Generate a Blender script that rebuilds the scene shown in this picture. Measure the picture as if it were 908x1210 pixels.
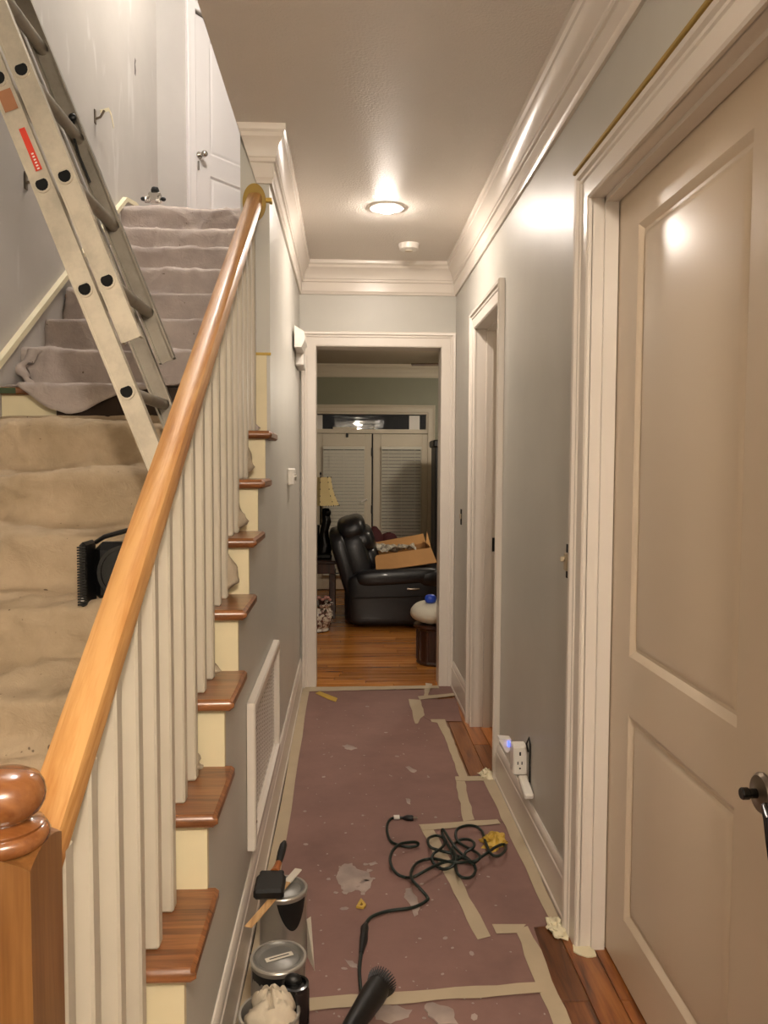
import bpy, math, random
from mathutils import Vector, Matrix
random.seed(7)
for o in list(bpy.data.objects): bpy.data.objects.remove(o)
S = bpy.context.scene
COL = S.collection

# ------------------------------------------------------------------ camera
cam = bpy.data.cameras.new('camera'); co = bpy.data.objects.new('camera', cam); COL.objects.link(co)
cam.sensor_fit = 'VERTICAL'; cam.sensor_height = 24.0; cam.lens = 24.0*940/1210; cam.clip_start = 0.05
cr, cu, cf = Vector((.998905,-.046611,.004033)), Vector((-.001403,.056309,.998412)), Vector((.046765,.997325,-.056182))
M = Matrix((( cr.x,cu.x,-cf.x),(cr.y,cu.y,-cf.y),(cr.z,cu.z,-cf.z))).to_4x4()
M.translation = Vector((0,0,1.3364)); co.matrix_world = M
S.camera = co
# ------------------------------------------------------------------ world, lights, exposure
w = bpy.data.worlds.new('night'); S.world = w; w.use_nodes = True
w.node_tree.nodes['Background'].inputs[0].default_value = (.012,.012,.012,1)
w.node_tree.nodes['Background'].inputs[1].default_value = .3
S.view_settings.view_transform = 'Standard'; S.view_settings.look = 'None'
S.view_settings.gamma = 1; S.view_settings.use_curve_mapping = False
S.view_settings.exposure = 1.2
def lamp(name, loc, energy, color, radius):
    l = bpy.data.lights.new(name, 'POINT'); l.energy = energy; l.color = color; l.shadow_soft_size = radius
    o = bpy.data.objects.new(name, l); COL.objects.link(o); o.location = loc
    return o
FOYER = (0.25,-0.75,2.36)
lamp('foyer_bulb_light', FOYER, 62, (1,.885,.75), .09)
lamp('upstairs_bulb_light', (-0.58,4.2,5.12), 60, (1,.955,.92), .10)
lamp('fan_bulb_light', (1.2,6.7,2.02), 15, (1,.88,.72), .07)
lamp('side_room_light', (2.0,3.6,2.2), 5, (1,.78,.55), .07)
BULB_STRENGTH = 230

# ------------------------------------------------------------------ materials
def lin(c):
    if isinstance(c, str): c = [int(c[i:i+2],16)/255 for i in (0,2,4)]
    return tuple((x/12.92 if x<=.04045 else ((x+.055)/1.055)**2.4) for x in c)+(1,)
class NT:
    def __init__(s, name):
        s.m = bpy.data.materials.new(name); s.m.use_nodes = True; s.t = s.m.node_tree
        s.b = s.t.nodes['Principled BSDF']; s.tc = None
    def n(s, typ, **k):
        q = s.t.nodes.new(typ)
        for a,v in k.items(): setattr(q, a, v)
        return q
    def link(s, a, b): s.t.links.new(a, b)
    def coord(s, scale=(1,1,1), space='Object'):
        tc = s.n('ShaderNodeTexCoord'); mp = s.n('ShaderNodeMapping'); mp.inputs['Scale'].default_value = scale
        if space == 'World':
            g = s.n('ShaderNodeNewGeometry'); s.link(g.outputs['Position'], mp.inputs[0])
        else: s.link(tc.outputs[space], mp.inputs[0])
        return mp.outputs[0]
    def noise(s, vec, scale, detail=3, rough=.5, dist=0):
        q = s.n('ShaderNodeTexNoise'); q.inputs['Scale'].default_value = scale; q.inputs['Detail'].default_value = detail
        q.inputs['Roughness'].default_value = rough; q.inputs['Distortion'].default_value = dist
        s.link(vec, q.inputs['Vector']); return q.outputs['Fac']
    def ramp(s, fac, stops):
        q = s.n('ShaderNodeValToRGB'); e = q.color_ramp.elements
        while len(e) < len(stops): e.new(.5)
        for el,(p,c) in zip(e, stops): el.position = p; el.color = lin(c) if len(c) != 4 or isinstance(c,str) else c
        s.link(fac, q.inputs[0]); return q.outputs['Color']
    def bump(s, h, strength, dist=.002):
        q = s.n('ShaderNodeBump'); q.inputs['Strength'].default_value = strength; q.inputs['Distance'].default_value = dist
        s.link(h, q.inputs['Height']); s.link(q.outputs[0], s.b.inputs['Normal'])
def plain(name, c, rough=.5, metal=0, bump=None, var=.0, spec=None, coat=0, space='Object', emit=None):
    a = NT(name); b = a.b; c = lin(c)
    b.inputs['Base Color'].default_value = c; b.inputs['Roughness'].default_value = rough; b.inputs['Metallic'].default_value = metal
    if spec is not None: b.inputs['Specular IOR Level'].default_value = spec
    b.inputs['Coat Weight'].default_value = coat
    v = a.coord(space=space)
    if var:
        f = a.noise(v, 9, 4); d = tuple(max(0,x*(1-var)) for x in c[:3])+(1,); l = tuple(min(1,x*(1+var)) for x in c[:3])+(1,)
        a.link(a.ramp(f, [(.3,d),(.7,l)]), b.inputs['Base Color'])
    if bump: a.bump(a.noise(v, bump[0], 3), bump[1], bump[2] if len(bump) > 2 else .002)
    if emit: b.inputs['Emission Color'].default_value = lin(emit[0]); b.inputs['Emission Strength'].default_value = emit[1]
    return a.m
def wood(name, cols, axis='Y', rough=.3, scale=1.0, coat=.3, rand=.5, streak=14, rot=True):
    a = NT(name); b = a.b
    sc = {'X':(.06,1,1),'Y':(1,.06,1),'Z':(1,1,.06)}[axis]
    tc = a.n('ShaderNodeTexCoord'); oi = a.n('ShaderNodeObjectInfo')
    off = a.n('ShaderNodeVectorMath', operation='SCALE'); off.inputs[0].default_value = (13.1,17.7,5.3)
    a.link(oi.outputs['Random'], off.inputs['Scale'])
    ad = a.n('ShaderNodeVectorMath', operation='ADD'); a.link(tc.outputs['Object'], ad.inputs[0]); a.link(off.outputs[0], ad.inputs[1])
    mp = a.n('ShaderNodeMapping'); mp.inputs['Scale'].default_value = tuple(x*scale for x in sc); a.link(ad.outputs[0], mp.inputs[0])
    f1 = a.noise(mp.outputs[0], streak, 5, .6, 1.2); f2 = a.noise(mp.outputs[0], streak*9, 2, .6)
    mx = a.n('ShaderNodeMath', operation='MULTIPLY_ADD'); a.link(f2, mx.inputs[0]); mx.inputs[1].default_value = .25
    a.link(f1, mx.inputs[2])
    col = a.ramp(mx.outputs[0], [(.38,cols[0]),(.56,cols[1]),(.76,cols[2])])
    hs = a.n('ShaderNodeHueSaturation'); a.link(col, hs.inputs['Color'])
    mr = a.n('ShaderNodeMapRange'); a.link(oi.outputs['Random'], mr.inputs[0]); mr.inputs['To Min'].default_value = 1-rand*.6; mr.inputs['To Max'].default_value = 1+rand*.4
    a.link(mr.outputs[0], hs.inputs['Value'])
    a.link(hs.outputs[0], b.inputs['Base Color'])
    b.inputs['Roughness'].default_value = rough; b.inputs['Coat Weight'].default_value = coat; b.inputs['Coat Roughness'].default_value = .15
    a.bump(mx.outputs[0], .15, .001)
    return a.m
def sage(name, c, rough, streaky=False):
    a = NT(name); b = a.b; v = a.coord(space='World')
    f = a.noise(v, 2.2, 4, .6); c1 = lin(c); c0 = tuple(x*.93 for x in c1[:3])+(1,)
    col = a.ramp(f, [(.35,c0),(.65,c1)])
    if streaky:   # spackle patches and vertical sanding marks
        v2 = a.coord((1.3,5.5,1.1), 'World'); g = a.noise(v2, 1.1, 5, .55, 1.4)
        m = a.n('ShaderNodeMix', data_type='RGBA'); k = a.ramp(g, [(.60,(0,0,0,1)),(.70,(.55,.55,.55,1))])
        a.link(k, m.inputs['Factor']); a.link(col, m.inputs['A']); m.inputs['B'].default_value = lin('d6d3cf'); col = m.outputs['Result']
    a.link(col, b.inputs['Base Color']); b.inputs['Roughness'].default_value = rough
    a.bump(a.noise(v, 260, 2), .18, .0012)
    return a.m
M_wall = sage('sage_paint', 'c4c1b8', .40)
M_wallfar = sage('sage_paint_dimmed', '96967f', .5)  # hall sage made darker: the far room's dimness is put into the colour
M_wall2 = sage('sage_paint_patched', 'bfbab4', .5, True)
M_trim = plain('trim_white_gloss', 'dfd6cb', .25, bump=(60,.05,.001), space='World')
M_trimflat = plain('trim_primer', 'ddd2bd', .45, space='World')
M_ceil = plain('ceiling_orange_peel', 'e6dfd6', .5, bump=(110,.7,.004), space='World')
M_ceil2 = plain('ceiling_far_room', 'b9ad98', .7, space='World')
M_door = plain('door_cream', 'd6c5ae', .30, bump=(120,.06,.0008))
M_doorw = plain('door_white', 'e3dedb', .35)
M_cream = plain('unpainted_cream', 'e2d5b0', .5, var=.04)
M_balu = plain('baluster_white', 'bfb6a5', .4, var=.04)
M_oak = wood('oak_rail', ['935a2a','b07a40','c6965c'], 'Y', .42, coat=.1, rand=0, streak=30)
M_oakz = wood('oak_post', ['65401f','795029','8b6238'], 'Z', .32, rand=0, streak=22)
M_ball = wood('oak_ball', ['643a1c','7b4a25','8d5b31'], 'X', .22, rand=0, streak=20, coat=.6)
M_tread = wood('stained_tread', ['4e2c16','7c4c28','9c653a'], 'X', .32, rand=.25, streak=26)
M_pine = wood('pine_plank', ['4a2210','8c5026','ae6e38'], 'Y', .3, rand=.9, streak=16)
M_pinex = wood('pine_plank_cross', ['7a3e18','b9742f','d08e45'], 'X', .27, rand=.45, streak=16)
M_sub = plain('subfloor_dark', '2a1810', .8)
M_dark = plain('dark_runner', '36291f', .9, bump=(300,.3))
def cloth(name, c, c2):
    a = NT(name); v = a.coord(); f = a.noise(v, 5, 5, .6)
    col = a.ramp(f, [(.35,c2),(.62,c)])
    sp = a.noise(v, 48, 1, .3); m = a.n('ShaderNodeMix', data_type='RGBA'); k = a.ramp(sp, [(.775,(0,0,0,1)),(.80,(.8,.8,.8,1))])
    a.link(k, m.inputs['Factor']); a.link(col, m.inputs['A']); m.inputs['B'].default_value = lin('5a4a3c')
    a.link(m.outputs['Result'], a.b.inputs['Base Color']); a.b.inputs['Roughness'].default_value = .95
    a.b.inputs['Specular IOR Level'].default_value = .15
    a.bump(a.noise(v, 24, 5, .65, .6), .6, .010); return a.m
M_clothlo = cloth('canvas_lower', 'b9a58a', 'a69378')
M_clothhi = cloth('canvas_upper', 'bcb0a8', 'aa9e97')
def alum(name, c, rough):
    a = NT(name); v = a.coord((1,1,1)); f = a.noise(v, 45, 4, .7); g = a.noise(v, 7, 4, .6)
    m = a.n('ShaderNodeMath', operation='MULTIPLY_ADD'); a.link(f, m.inputs[0]); m.inputs[1].default_value = .4; a.link(g, m.inputs[2])
    c1 = lin(c); a.link(a.ramp(m.outputs[0], [(.45,tuple(x*.72 for x in c1[:3])+(1,)),(.8,c1)]), a.b.inputs['Base Color'])
    a.b.inputs['Metallic'].default_value = .55; a.b.inputs['Roughness'].default_value = rough; a.bump(f, .1, .001); return a.m
M_alu = alum('worn_aluminium', 'cdc3b0', .45)
M_alu2 = alum('rung_aluminium', 'a39b8e', .4)
M_black = plain('black_matte', '0d0d0d', .45)
M_hole = plain('rung_hollow_dark', '060606', .9)
M_blackg = plain('black_gloss', '101010', .18)
M_leather = plain('black_leather', '15151a', .36, bump=(90,.25,.002), coat=.1)
M_chrome = plain('chrome', 'c9c4bd', .15, 1)
M_nickel = plain('dark_nickel', '857a6c', .28, .9)
M_tin = plain('tin_can', 'aba69d', .32, .6, var=.12)
M_lid = plain('can_lid', '8d8c88', .4, .55, var=.15)
M_paintw = plain('dried_white_paint', 'dcd5c6', .5)
M_splat = plain('paint_splat', 'a3938a', .6, var=.3)
M_stick = wood('stir_wood', ['b48a5a','c9a06c','d8b482'], 'Y', .6, rand=0, coat=0, streak=30)
M_bwood = plain('brush_wood', '9c5a2a', .4)
M_rag = plain('rag_cotton', 'c9bda8', .95, bump=(70,.4,.004))
M_tape = plain('masking_tape', 'b8a88d', .6, var=.05, space='World')
M_tapey = plain('yellow_tape', 'c8a545', .55, var=.12, bump=(60,.3,.003))
M_tapep = plain('pale_tape', 'e6dcbc', .55)
M_yel = plain('old_yellow_paint', 'a98a40', .6, var=.15)
M_cord = plain('cord_dark_green', '10201a', .4)
M_white = plain('white_plastic', 'e9e3da', .35)
M_blue = plain('blue_plastic_film', '2a4fc4', .3, bump=(40,.4,.004))
M_led = plain('blue_led', '4a5cff', .3, emit=('5a6cff', 1))
M_shade = plain('lamp_shade_cream', 'c9b583', .8)
M_dwood = wood('dark_walnut', ['1c0f0a','33190f','4a2617'], 'Z', .3, rand=.1, streak=18)
M_card = plain('cardboard', 'b98a55', .8, var=.06)
M_cardin = plain('cardboard_inner', 'a77c4c', .85)
M_pillow = plain('white_cotton', 'dfd9c8', .9, bump=(120,.15))
M_red = plain('burgundy_fabric', '47181c', .8)
M_glass = NT('window_glass'); M_glass.b.inputs['Transmission Weight'].default_value = 1; M_glass.b.inputs['Roughness'].default_value = .02
M_glass.b.inputs['IOR'].default_value = 1.45; M_glass.bump(M_glass.noise(M_glass.coord((1,1,6)), 4, 2), .06, .01); M_glass = M_glass.m
M_bulb = plain('lit_bulb', 'ffffff', .5, emit=('fff1e4', BULB_STRENGTH))
M_blind = plain('blind_slat', 'e6e2d4', .45)
M_orange = plain('orange_sticker', '9c6a48', .6, var=.2)
M_redst = plain('red_sticker', 'cf3b26', .5, var=.08)
def paper():
    a = NT('rosin_paper'); v = a.coord(space='World'); f = a.noise(v, 3.2, 6, .65)
    col = a.ramp(f, [(.3,'7d5f57'),(.7,'927067')])
    g = a.noise(v, 21, 5, .7, .8); m = a.n('ShaderNodeMix', data_type='RGBA'); k = a.ramp(g, [(.66,(0,0,0,1)),(.8,(.25,.25,.25,1))])
    a.link(k, m.inputs['Factor']); a.link(col, m.inputs['A']); m.inputs['B'].default_value = lin('b39a8c')
    a.link(m.outputs['Result'], a.b.inputs['Base Color']); a.b.inputs['Roughness'].default_value = .75
    a.bump(a.noise(v, 14, 4), .25, .004); return a.m
M_paper = paper()
def ceramic():
    a = NT('painted_porcelain'); v = a.coord(); f = a.noise(v, 22, 4, .7, 1.5)
    a.link(a.ramp(f, [(.40,'2d3a2e'),(.47,'7a3a3a'),(.52,'d9d2c2'),(1,'e2dccd')]), a.b.inputs['Base Color']); a.b.inputs['Roughness'].default_value = .15; return a.m
M_cer = ceramic()
def bubble():
    a = NT('bubble_wrap'); v = a.coord(); f = a.noise(v, 30, 4, .8); a.link(a.ramp(f,[(.4,'6b665d'),(.6,'d8cfbe')]), a.b.inputs['Base Color'])
    a.b.inputs['Roughness'].default_value = .3; a.bump(f, .8, .01); return a.m
M_bub = bubble()

# ------------------------------------------------------------------ mesh helpers (world coordinates in, objects with their own origin out)
class MB:
    def __init__(s): s.v = []; s.f = []
    def add(s, vs, fs):
        n = len(s.v); s.v += [tuple(q) for q in vs]; s.f += [tuple(i+n for i in f) for f in fs]; return s
    def box(s, x0,x1,y0,y1,z0,z1, b=0):
        cx,cy,cz = (x0+x1)/2,(y0+y1)/2,(z0+z1)/2; hx,hy,hz = abs(x1-x0)/2,abs(y1-y0)/2,abs(z1-z0)/2
        if b <= 0:
            return s.add([(cx+i*hx,cy+j*hy,cz+k*hz) for i in (-1,1) for j in (-1,1) for k in (-1,1)],
                [(0,1,3,2),(4,6,7,5),(0,4,5,1),(2,3,7,6),(0,2,6,4),(1,5,7,3)])
        b = min(b, hx*.99, hy*.99, hz*.99); vs = []; idx = {}
        for i in (-1,1):
            for j in (-1,1):
                for k in (-1,1):
                    for a,(dx,dy,dz) in enumerate(((0,b,b),(b,0,b),(b,b,0))):
                        idx[i,j,k,a] = len(vs); vs.append((cx+i*(hx-dx), cy+j*(hy-dy), cz+k*(hz-dz)))
        fs = []
        for q in (-1,1):
            fs.append([idx[q,a,c,0] for a,c in ((-1,-1),(1,-1),(1,1),(-1,1))][::q])
            fs.append([idx[a,q,c,1] for a,c in ((-1,-1),(1,-1),(1,1),(-1,1))][::-q])
            fs.append([idx[a,c,q,2] for a,c in ((-1,-1),(1,-1),(1,1),(-1,1))][::q])
        for i in (-1,1):
            for j in (-1,1):
                fs.append([idx[i,j,-1,0],idx[i,j,1,0],idx[i,j,1,1],idx[i,j,-1,1]][::i*j])
                fs.append([idx[i,-1,j,0],idx[i,-1,j,2],idx[i,1,j,2],idx[i,1,j,0]][::i*j])
                fs.append([idx[-1,i,j,1],idx[1,i,j,1],idx[1,i,j,2],idx[-1,i,j,2]][::i*j])
        for i in (-1,1):
            for j in (-1,1):
                for k in (-1,1): fs.append([idx[i,j,k,0],idx[i,j,k,1],idx[i,j,k,2]][::i*j*k])
        return s.add(vs, fs)
    def sweep(s, path, prof, normal, closed=False, cap=True, pclosed=True):
        """path: 3-D points; prof: (u,v) with u along the mitred side direction, v along `normal`"""
        n = Vector(normal).normalized(); P = [Vector(q) for q in path]; N = len(P); rings = []
        for i in range(N):
            a = (P[i]-P[i-1]).normalized() if (i > 0 or closed) else None
            b = (P[(i+1)%N]-P[i]).normalized() if (i < N-1 or closed) else None
            sa = n.cross(a) if a is not None else None; sb = n.cross(b) if b is not None else None
            if sa is None: d = sb
            elif sb is None: d = sa
            else:
                d = sa+sb; d = d/max(.2, (1+sa.dot(sb)))
            rings.append([P[i]+d*u+n*v for u,v in prof])
        m = len(prof); vs = [q for r in rings for q in r]; fs = []
        for i in range(N if closed else N-1):
            j = (i+1)%N
            for k in range(m if pclosed else m-1):
                l = (k+1)%m; fs.append((i*m+k, i*m+l, j*m+l, j*m+k))
        if cap and not closed and pclosed: fs += [tuple(range(m))[::-1], tuple((N-1)*m+k for k in range(m))]
        return s.add(vs, fs)
    def lathe(s, c, prof, n=24, axis='Z', sx=1, sy=1):
        vs = []; fs = []; m = len(prof)
        for i in range(n):
            a = 2*math.pi*i/n
            for r,h in prof:
                x,y,z = r*math.cos(a)*sx, r*math.sin(a)*sy, h
                if axis == 'X': x,y,z = z,x,y
                elif axis == 'Y': x,y,z = y,z,x
                vs.append((c[0]+x,c[1]+y,c[2]+z))
        for i in range(n):
            j = (i+1)%n
            for k in range(m-1): fs.append((i*m+k, j*m+k, j*m+k+1, i*m+k+1))
        if prof[0][0] > 1e-6: fs.append(tuple(i*m for i in range(n))[::-1])
        if prof[-1][0] > 1e-6: fs.append(tuple(i*m+m-1 for i in range(n)))
        return s.add(vs, fs)
    def tube(s, pts, r, n=8, cap=True):
        P = [Vector(q) for q in pts]; N = len(P); rr = r if isinstance(r,(list,tuple)) else [r]*N
        t = [(P[min(i+1,N-1)]-P[max(i-1,0)]).normalized() for i in range(N)]
        u = t[0].orthogonal().normalized(); vs = []; fs = []
        for i in range(N):
            u = (u - t[i]*u.dot(t[i])).normalized(); v = t[i].cross(u)
            for k in range(n):
                a = 2*math.pi*k/n; vs.append(P[i]+(u*math.cos(a)+v*math.sin(a))*rr[i])
        for i in range(N-1):
            for k in range(n):
                l = (k+1)%n; fs.append((i*n+k,i*n+l,(i+1)*n+l,(i+1)*n+k))
        if cap: fs += [tuple(range(n))[::-1], tuple((N-1)*n+k for k in range(n))]
        return s.add(vs, fs)
    def prism(s, poly, axis, a0, a1):
        """poly in the two remaining axes (in xyz order), extruded along axis from a0 to a1"""
        def p(q,a): return {'X':(a,q[0],q[1]),'Y':(q[0],a,q[1]),'Z':(q[0],q[1],a)}[axis]
        n = len(poly); vs = [p(q,a0) for q in poly]+[p(q,a1) for q in poly]
        fs = [tuple(range(n))[::-1], tuple(range(n,2*n))]+[(i,(i+1)%n,n+(i+1)%n,n+i) for i in range(n)]
        return s.add(vs, fs)
    def ell(s, c, r, e1=1.0, e2=1.0, n=20, m=12, rot=None):
        f = lambda w,e: math.copysign(abs(w)**e, w)
        vs = []; fs = []; R = rot or Matrix.Identity(3)
        for i in range(m+1):
            a = -math.pi/2+math.pi*i/m
            for k in range(n):
                b = 2*math.pi*k/n
                q = Vector((r[0]*f(math.cos(a),e1)*f(math.cos(b),e2), r[1]*f(math.cos(a),e1)*f(math.sin(b),e2), r[2]*f(math.sin(a),e1)))
                vs.append(Vector(c)+R@q)
        for i in range(m):
            for k in range(n):
                l = (k+1)%n; fs.append((i*n+k,i*n+l,(i+1)*n+l,(i+1)*n+k))
        return s.add(vs, fs)
    def grid(s, fn, nu, nv):
        n = len(s.v); s.v += [tuple(fn(i/nu,j/nv)) for i in range(nu+1) for j in range(nv+1)]
        s.f += [(n+i*(nv+1)+j, n+(i+1)*(nv+1)+j, n+(i+1)*(nv+1)+j+1, n+i*(nv+1)+j+1) for i in range(nu) for j in range(nv)]; return s
    def rot(s, R, c):
        c = Vector(c); s.v = [tuple(c+R@(Vector(q)-c)) for q in s.v]; return s
WO = {}
def finish(o, parent, org):
    COL.objects.link(o); WO[o.name] = Vector(org)
    if parent is not None: o.parent = parent; o.location = Vector(org)-WO[parent.name]
    else: o.location = org
    return o
def obj(name, mb, mat, parent=None, smooth=35, origin=None):
    xs = list(zip(*mb.v))
    org = Vector(origin) if origin else Vector(((min(xs[0])+max(xs[0]))/2,(min(xs[1])+max(xs[1]))/2,min(xs[2])))
    me = bpy.data.meshes.new(name); me.from_pydata([tuple(Vector(q)-org) for q in mb.v], [], mb.f)
    me.validate(); me.update(); me.materials.append(mat)
    import bmesh
    bm = bmesh.new(); bm.from_mesh(me); bmesh.ops.recalc_face_normals(bm, faces=bm.faces); bm.to_mesh(me); bm.free()
    if smooth:
        me.polygons.foreach_set('use_smooth', [True]*len(me.polygons)); me.set_sharp_from_angle(angle=math.radians(smooth))
    return finish(bpy.data.objects.new(name, me), parent, org)
def again(o, d, parent=None, name=None):
    q = o.copy(); COL.objects.link(q)
    if name: q.name = name
    base = WO[o.name]+Vector(d); WO[q.name] = base
    if parent is not None: q.parent = parent; q.location = base-WO[parent.name]
    else: q.parent = None; q.location = base
    return q
def tag(o, label, cat, group=None, kind=None):
    o['label'] = label; o['category'] = cat
    if group: o['group'] = group
    if kind: o['kind'] = kind
    return o
def thing(name, loc, label, cat, group=None, kind=None):
    o = bpy.data.objects.new(name, None); o.empty_display_size = .05; finish(o, None, loc); return tag(o, label, cat, group, kind)
def struct(name, mb, mat, label, cat, smooth=35): return tag(obj(name, mb, mat, None, smooth), label, cat, None, 'structure')
def copy_tree(o, d):
    q = again(o, d)
    for c in list(o.children):
        k = again(c, d, q)
        for g in list(c.children): again(g, d, k)
    return q

# ------------------------------------------------------------------ dimensions
XL, XR, YE, ZC = -.281, .651, 4.782, 2.545
XS = -1.27            # stairwell wall
R, G, D0 = .16206, .23415, 1.3109
zk = lambda k: R*(3+k)
yk = lambda k: D0+G*k
KT = 14; ZU = zk(KT)  # landing level
YF, ZCF = 8.6, 2.434

# ------------------------------------------------------------------ floors
floor = struct('floor', MB().box(XS-.1,XR+1.6,-1.7,YF+.2,-.12,-.012), M_sub, 'wood floor of the hall and the far room, partly covered by brown paper', 'floor', 0)
x = .30; ci = 0
while x < 1.0:
    for y0,y1 in ([(.6,1.9),(1.9,3.05),(3.05,4.775)] if ci%2 else [(.6,1.35),(1.35,2.6),(2.6,3.75),(3.75,4.775)]):
        if x > .64 and y0 > 3.9: continue
        obj('plank', MB().box(x+.0008,x+.0772,y0+.001,y1-.001,-.014,0,.0015), M_pine, floor, 0)
    x += .078; ci += 1
y = YE+.0; ri = 0
while y < YF:
    cuts = [-1.6]+sorted(random.uniform(-1.2,1.5) for _ in range(2))+[2.2]
    if y < 5.2: cuts = [-.9, random.uniform(-.1,.5), 1.2]
    for a,b in zip(cuts, cuts[1:]):
        obj('plank', MB().box(a+.001,b-.001,y+.0008,y+.0812,-.014,0,.0015), M_pinex, floor, 0)
    y += .082; ri += 1

# ------------------------------------------------------------------ walls
# hall left wall: stepped under the treads, full height beyond the rail end
poly = [(.62,0),(YE,0),(YE,ZC),(2.95,ZC),(2.95,zk(7)-.03)]
poly = [(.70,-.01),(YE,-.01),(YE,ZC+.2),(2.952,ZC+.2)]
for k in range(6,-3,-1):
    poly += [(max(.70,(2.952 if k == 6 else yk(k+1)+.03)), zk(k)-.028),(yk(k)+.03, zk(k)-.028)]
poly = poly[:-1]+[(.70, zk(-2)-.028)]
wl = struct('wall_left', MB().prism(poly,'X',XL-.104,XL), M_wall, 'grey green hall wall stepping up below the stair treads, at left', 'wall', 0)
obj('wall_end_patch', MB().box(XL-.075,XL-.012,2.944,2.9515,zk(6)+.002,1.742), M_cream, wl, 0)
# right wall with two openings
D1 = (1.12,2.12,2.05); D2 = (3.39,4.01,2.03)
mb = MB()
for y0,y1,z0,z1 in [(-1.7,D1[0]-.02,0,ZC),(D1[0]-.02,D1[1]+.02,D1[2]+.02,ZC),(D1[1]+.02,D2[0]-.02,0,ZC),(D2[0]-.02,D2[1]+.02,D2[2]+.02,ZC),(D2[1]+.02,YE+.12,0,ZC)]:
    mb.box(XR,XR+.12,y0,y1,z0-.01,z1+.1)
struct('wall_right', mb, M_wall, 'glossy grey green hall wall with two doorways, at right', 'wall', 0)
E0, E1, EZ = -.183, .562, 2.05
mb = MB()
for x0,x1,z0,z1 in [(XL-.1,E0-.015,-.01,ZC+.1),(E1+.015,XR,-.01,ZC+.1),(E0-.015,E1+.015,EZ+.015,ZC+.1)]: mb.box(x0,x1,YE,YE+.12,z0,z1)
for x0,x1 in [(-2.1,XL-.1),(XR+.12,2.4)]: mb.box(x0,x1,YE,YE+.12,-.01,ZC)
struct('wall_back', mb, M_wall, 'grey green wall at the end of the hall around the cased opening', 'wall', 0)
# stairwell and landing shell
mb = MB().box(XS-.12,XS,-1.7,5.52,-.01,5.3)
struct('wall_stairwell', mb, M_wall2, 'tall patched grey wall along the left of the stairs', 'wall', 0)
struct('wall_front', MB().box(XS,XR+.1,-1.82,-1.7,-.01,5.3), M_wall, 'foyer wall behind the viewer', 'wall', 0)
mb = MB().box(-.385,-.29,-1.7,YE+2.8,ZC+.1,5.3)
struct('wall_upstairs_right', mb, M_wall, 'upper wall along the right of the stairwell', 'wall', 0)
struct('ceiling_stairwell', MB().box(-2.4,-.2,-1.8,7.7,5.3,5.4), M_ceil, 'ceiling high above the stairwell', 'ceiling', 0)
struct('ceiling', MB().box(-.39,XR+.12,-1.7,YE+.1,ZC,ZC+.22), M_ceil, 'orange peel textured hall ceiling', 'ceiling', 0)
lf = struct('floor_landing', MB().box(-2.4,-.385,yk(KT)+.03,7.7,ZU-.2,ZU), M_pine, 'upstairs landing floor at the top of the stairs', 'floor', 0)
# angled upstairs wall with a door in it: direction (.62,.78)
A = Vector((-1.17,6.27,0)); T = Vector((.622,.783,0)).normalized(); Nn = Vector((T.y,-T.x,0))   # Nn faces the stairs
def ang(t,d,z): q = A+T*t+Nn*d; return (q.x,q.y,z)
def abox(t0,t1,d0,d1,z0,z1):
    vs = [ang(t,d,z) for t in (t0,t1) for d in (d0,d1) for z in (z0,z1)]
    return vs, [(0,1,3,2),(4,6,7,5),(0,4,5,1),(2,3,7,6),(0,2,6,4),(1,5,7,3)]
mb = MB(); DU = (.02,.80)
mb.add(*abox(-1.0,DU[0]-.005,-.1,0,ZU-.1,5.3)); mb.add(*abox(DU[1]+.005,1.5,-.1,0,ZU-.1,5.3)); mb.add(*abox(DU[0]-.005,DU[1]+.005,-.1,0,ZU+2.04,5.3))
struct('wall_landing', mb, M_wall2, 'pale grey angled wall beside the upstairs door', 'wall', 0)
struct('wall_landing_side', MB().box(-2.45,-2.35,5.4,7.8,ZU-.1,5.3).box(-2.45,-1.3,5.36,5.46,ZU-.1,5.3), M_wall2, 'side wall of the upstairs landing', 'wall', 0)
# far room shell
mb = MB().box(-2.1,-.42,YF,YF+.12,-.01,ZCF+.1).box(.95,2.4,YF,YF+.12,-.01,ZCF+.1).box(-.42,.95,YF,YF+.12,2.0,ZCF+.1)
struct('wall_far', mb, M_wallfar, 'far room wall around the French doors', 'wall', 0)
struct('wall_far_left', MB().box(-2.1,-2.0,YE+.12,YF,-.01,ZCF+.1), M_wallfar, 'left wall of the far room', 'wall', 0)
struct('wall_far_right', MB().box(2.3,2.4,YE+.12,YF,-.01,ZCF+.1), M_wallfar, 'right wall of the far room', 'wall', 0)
struct('ceiling_far', MB().box(-2.1,2.4,YE+.12,YF+.1,ZCF,ZCF+.1), M_ceil2, 'dim ceiling of the far room', 'ceiling', 0)
# room behind the second doorway
struct('wall_side_room', MB().box(2.25,2.33,2.7,YE,0,ZC).box(XR+.12,2.33,2.6,2.7,0,ZC).box(XR+.12,2.33,2.6,YE,ZC,ZC+.08), M_wall, 'dim walls of the small room behind the second doorway', 'wall', 0)
struct('wall_closet', MB().box(1.0,1.06,.9,2.5,0,ZC), M_wall, 'wall behind the closed cream door', 'wall', 0)

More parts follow.
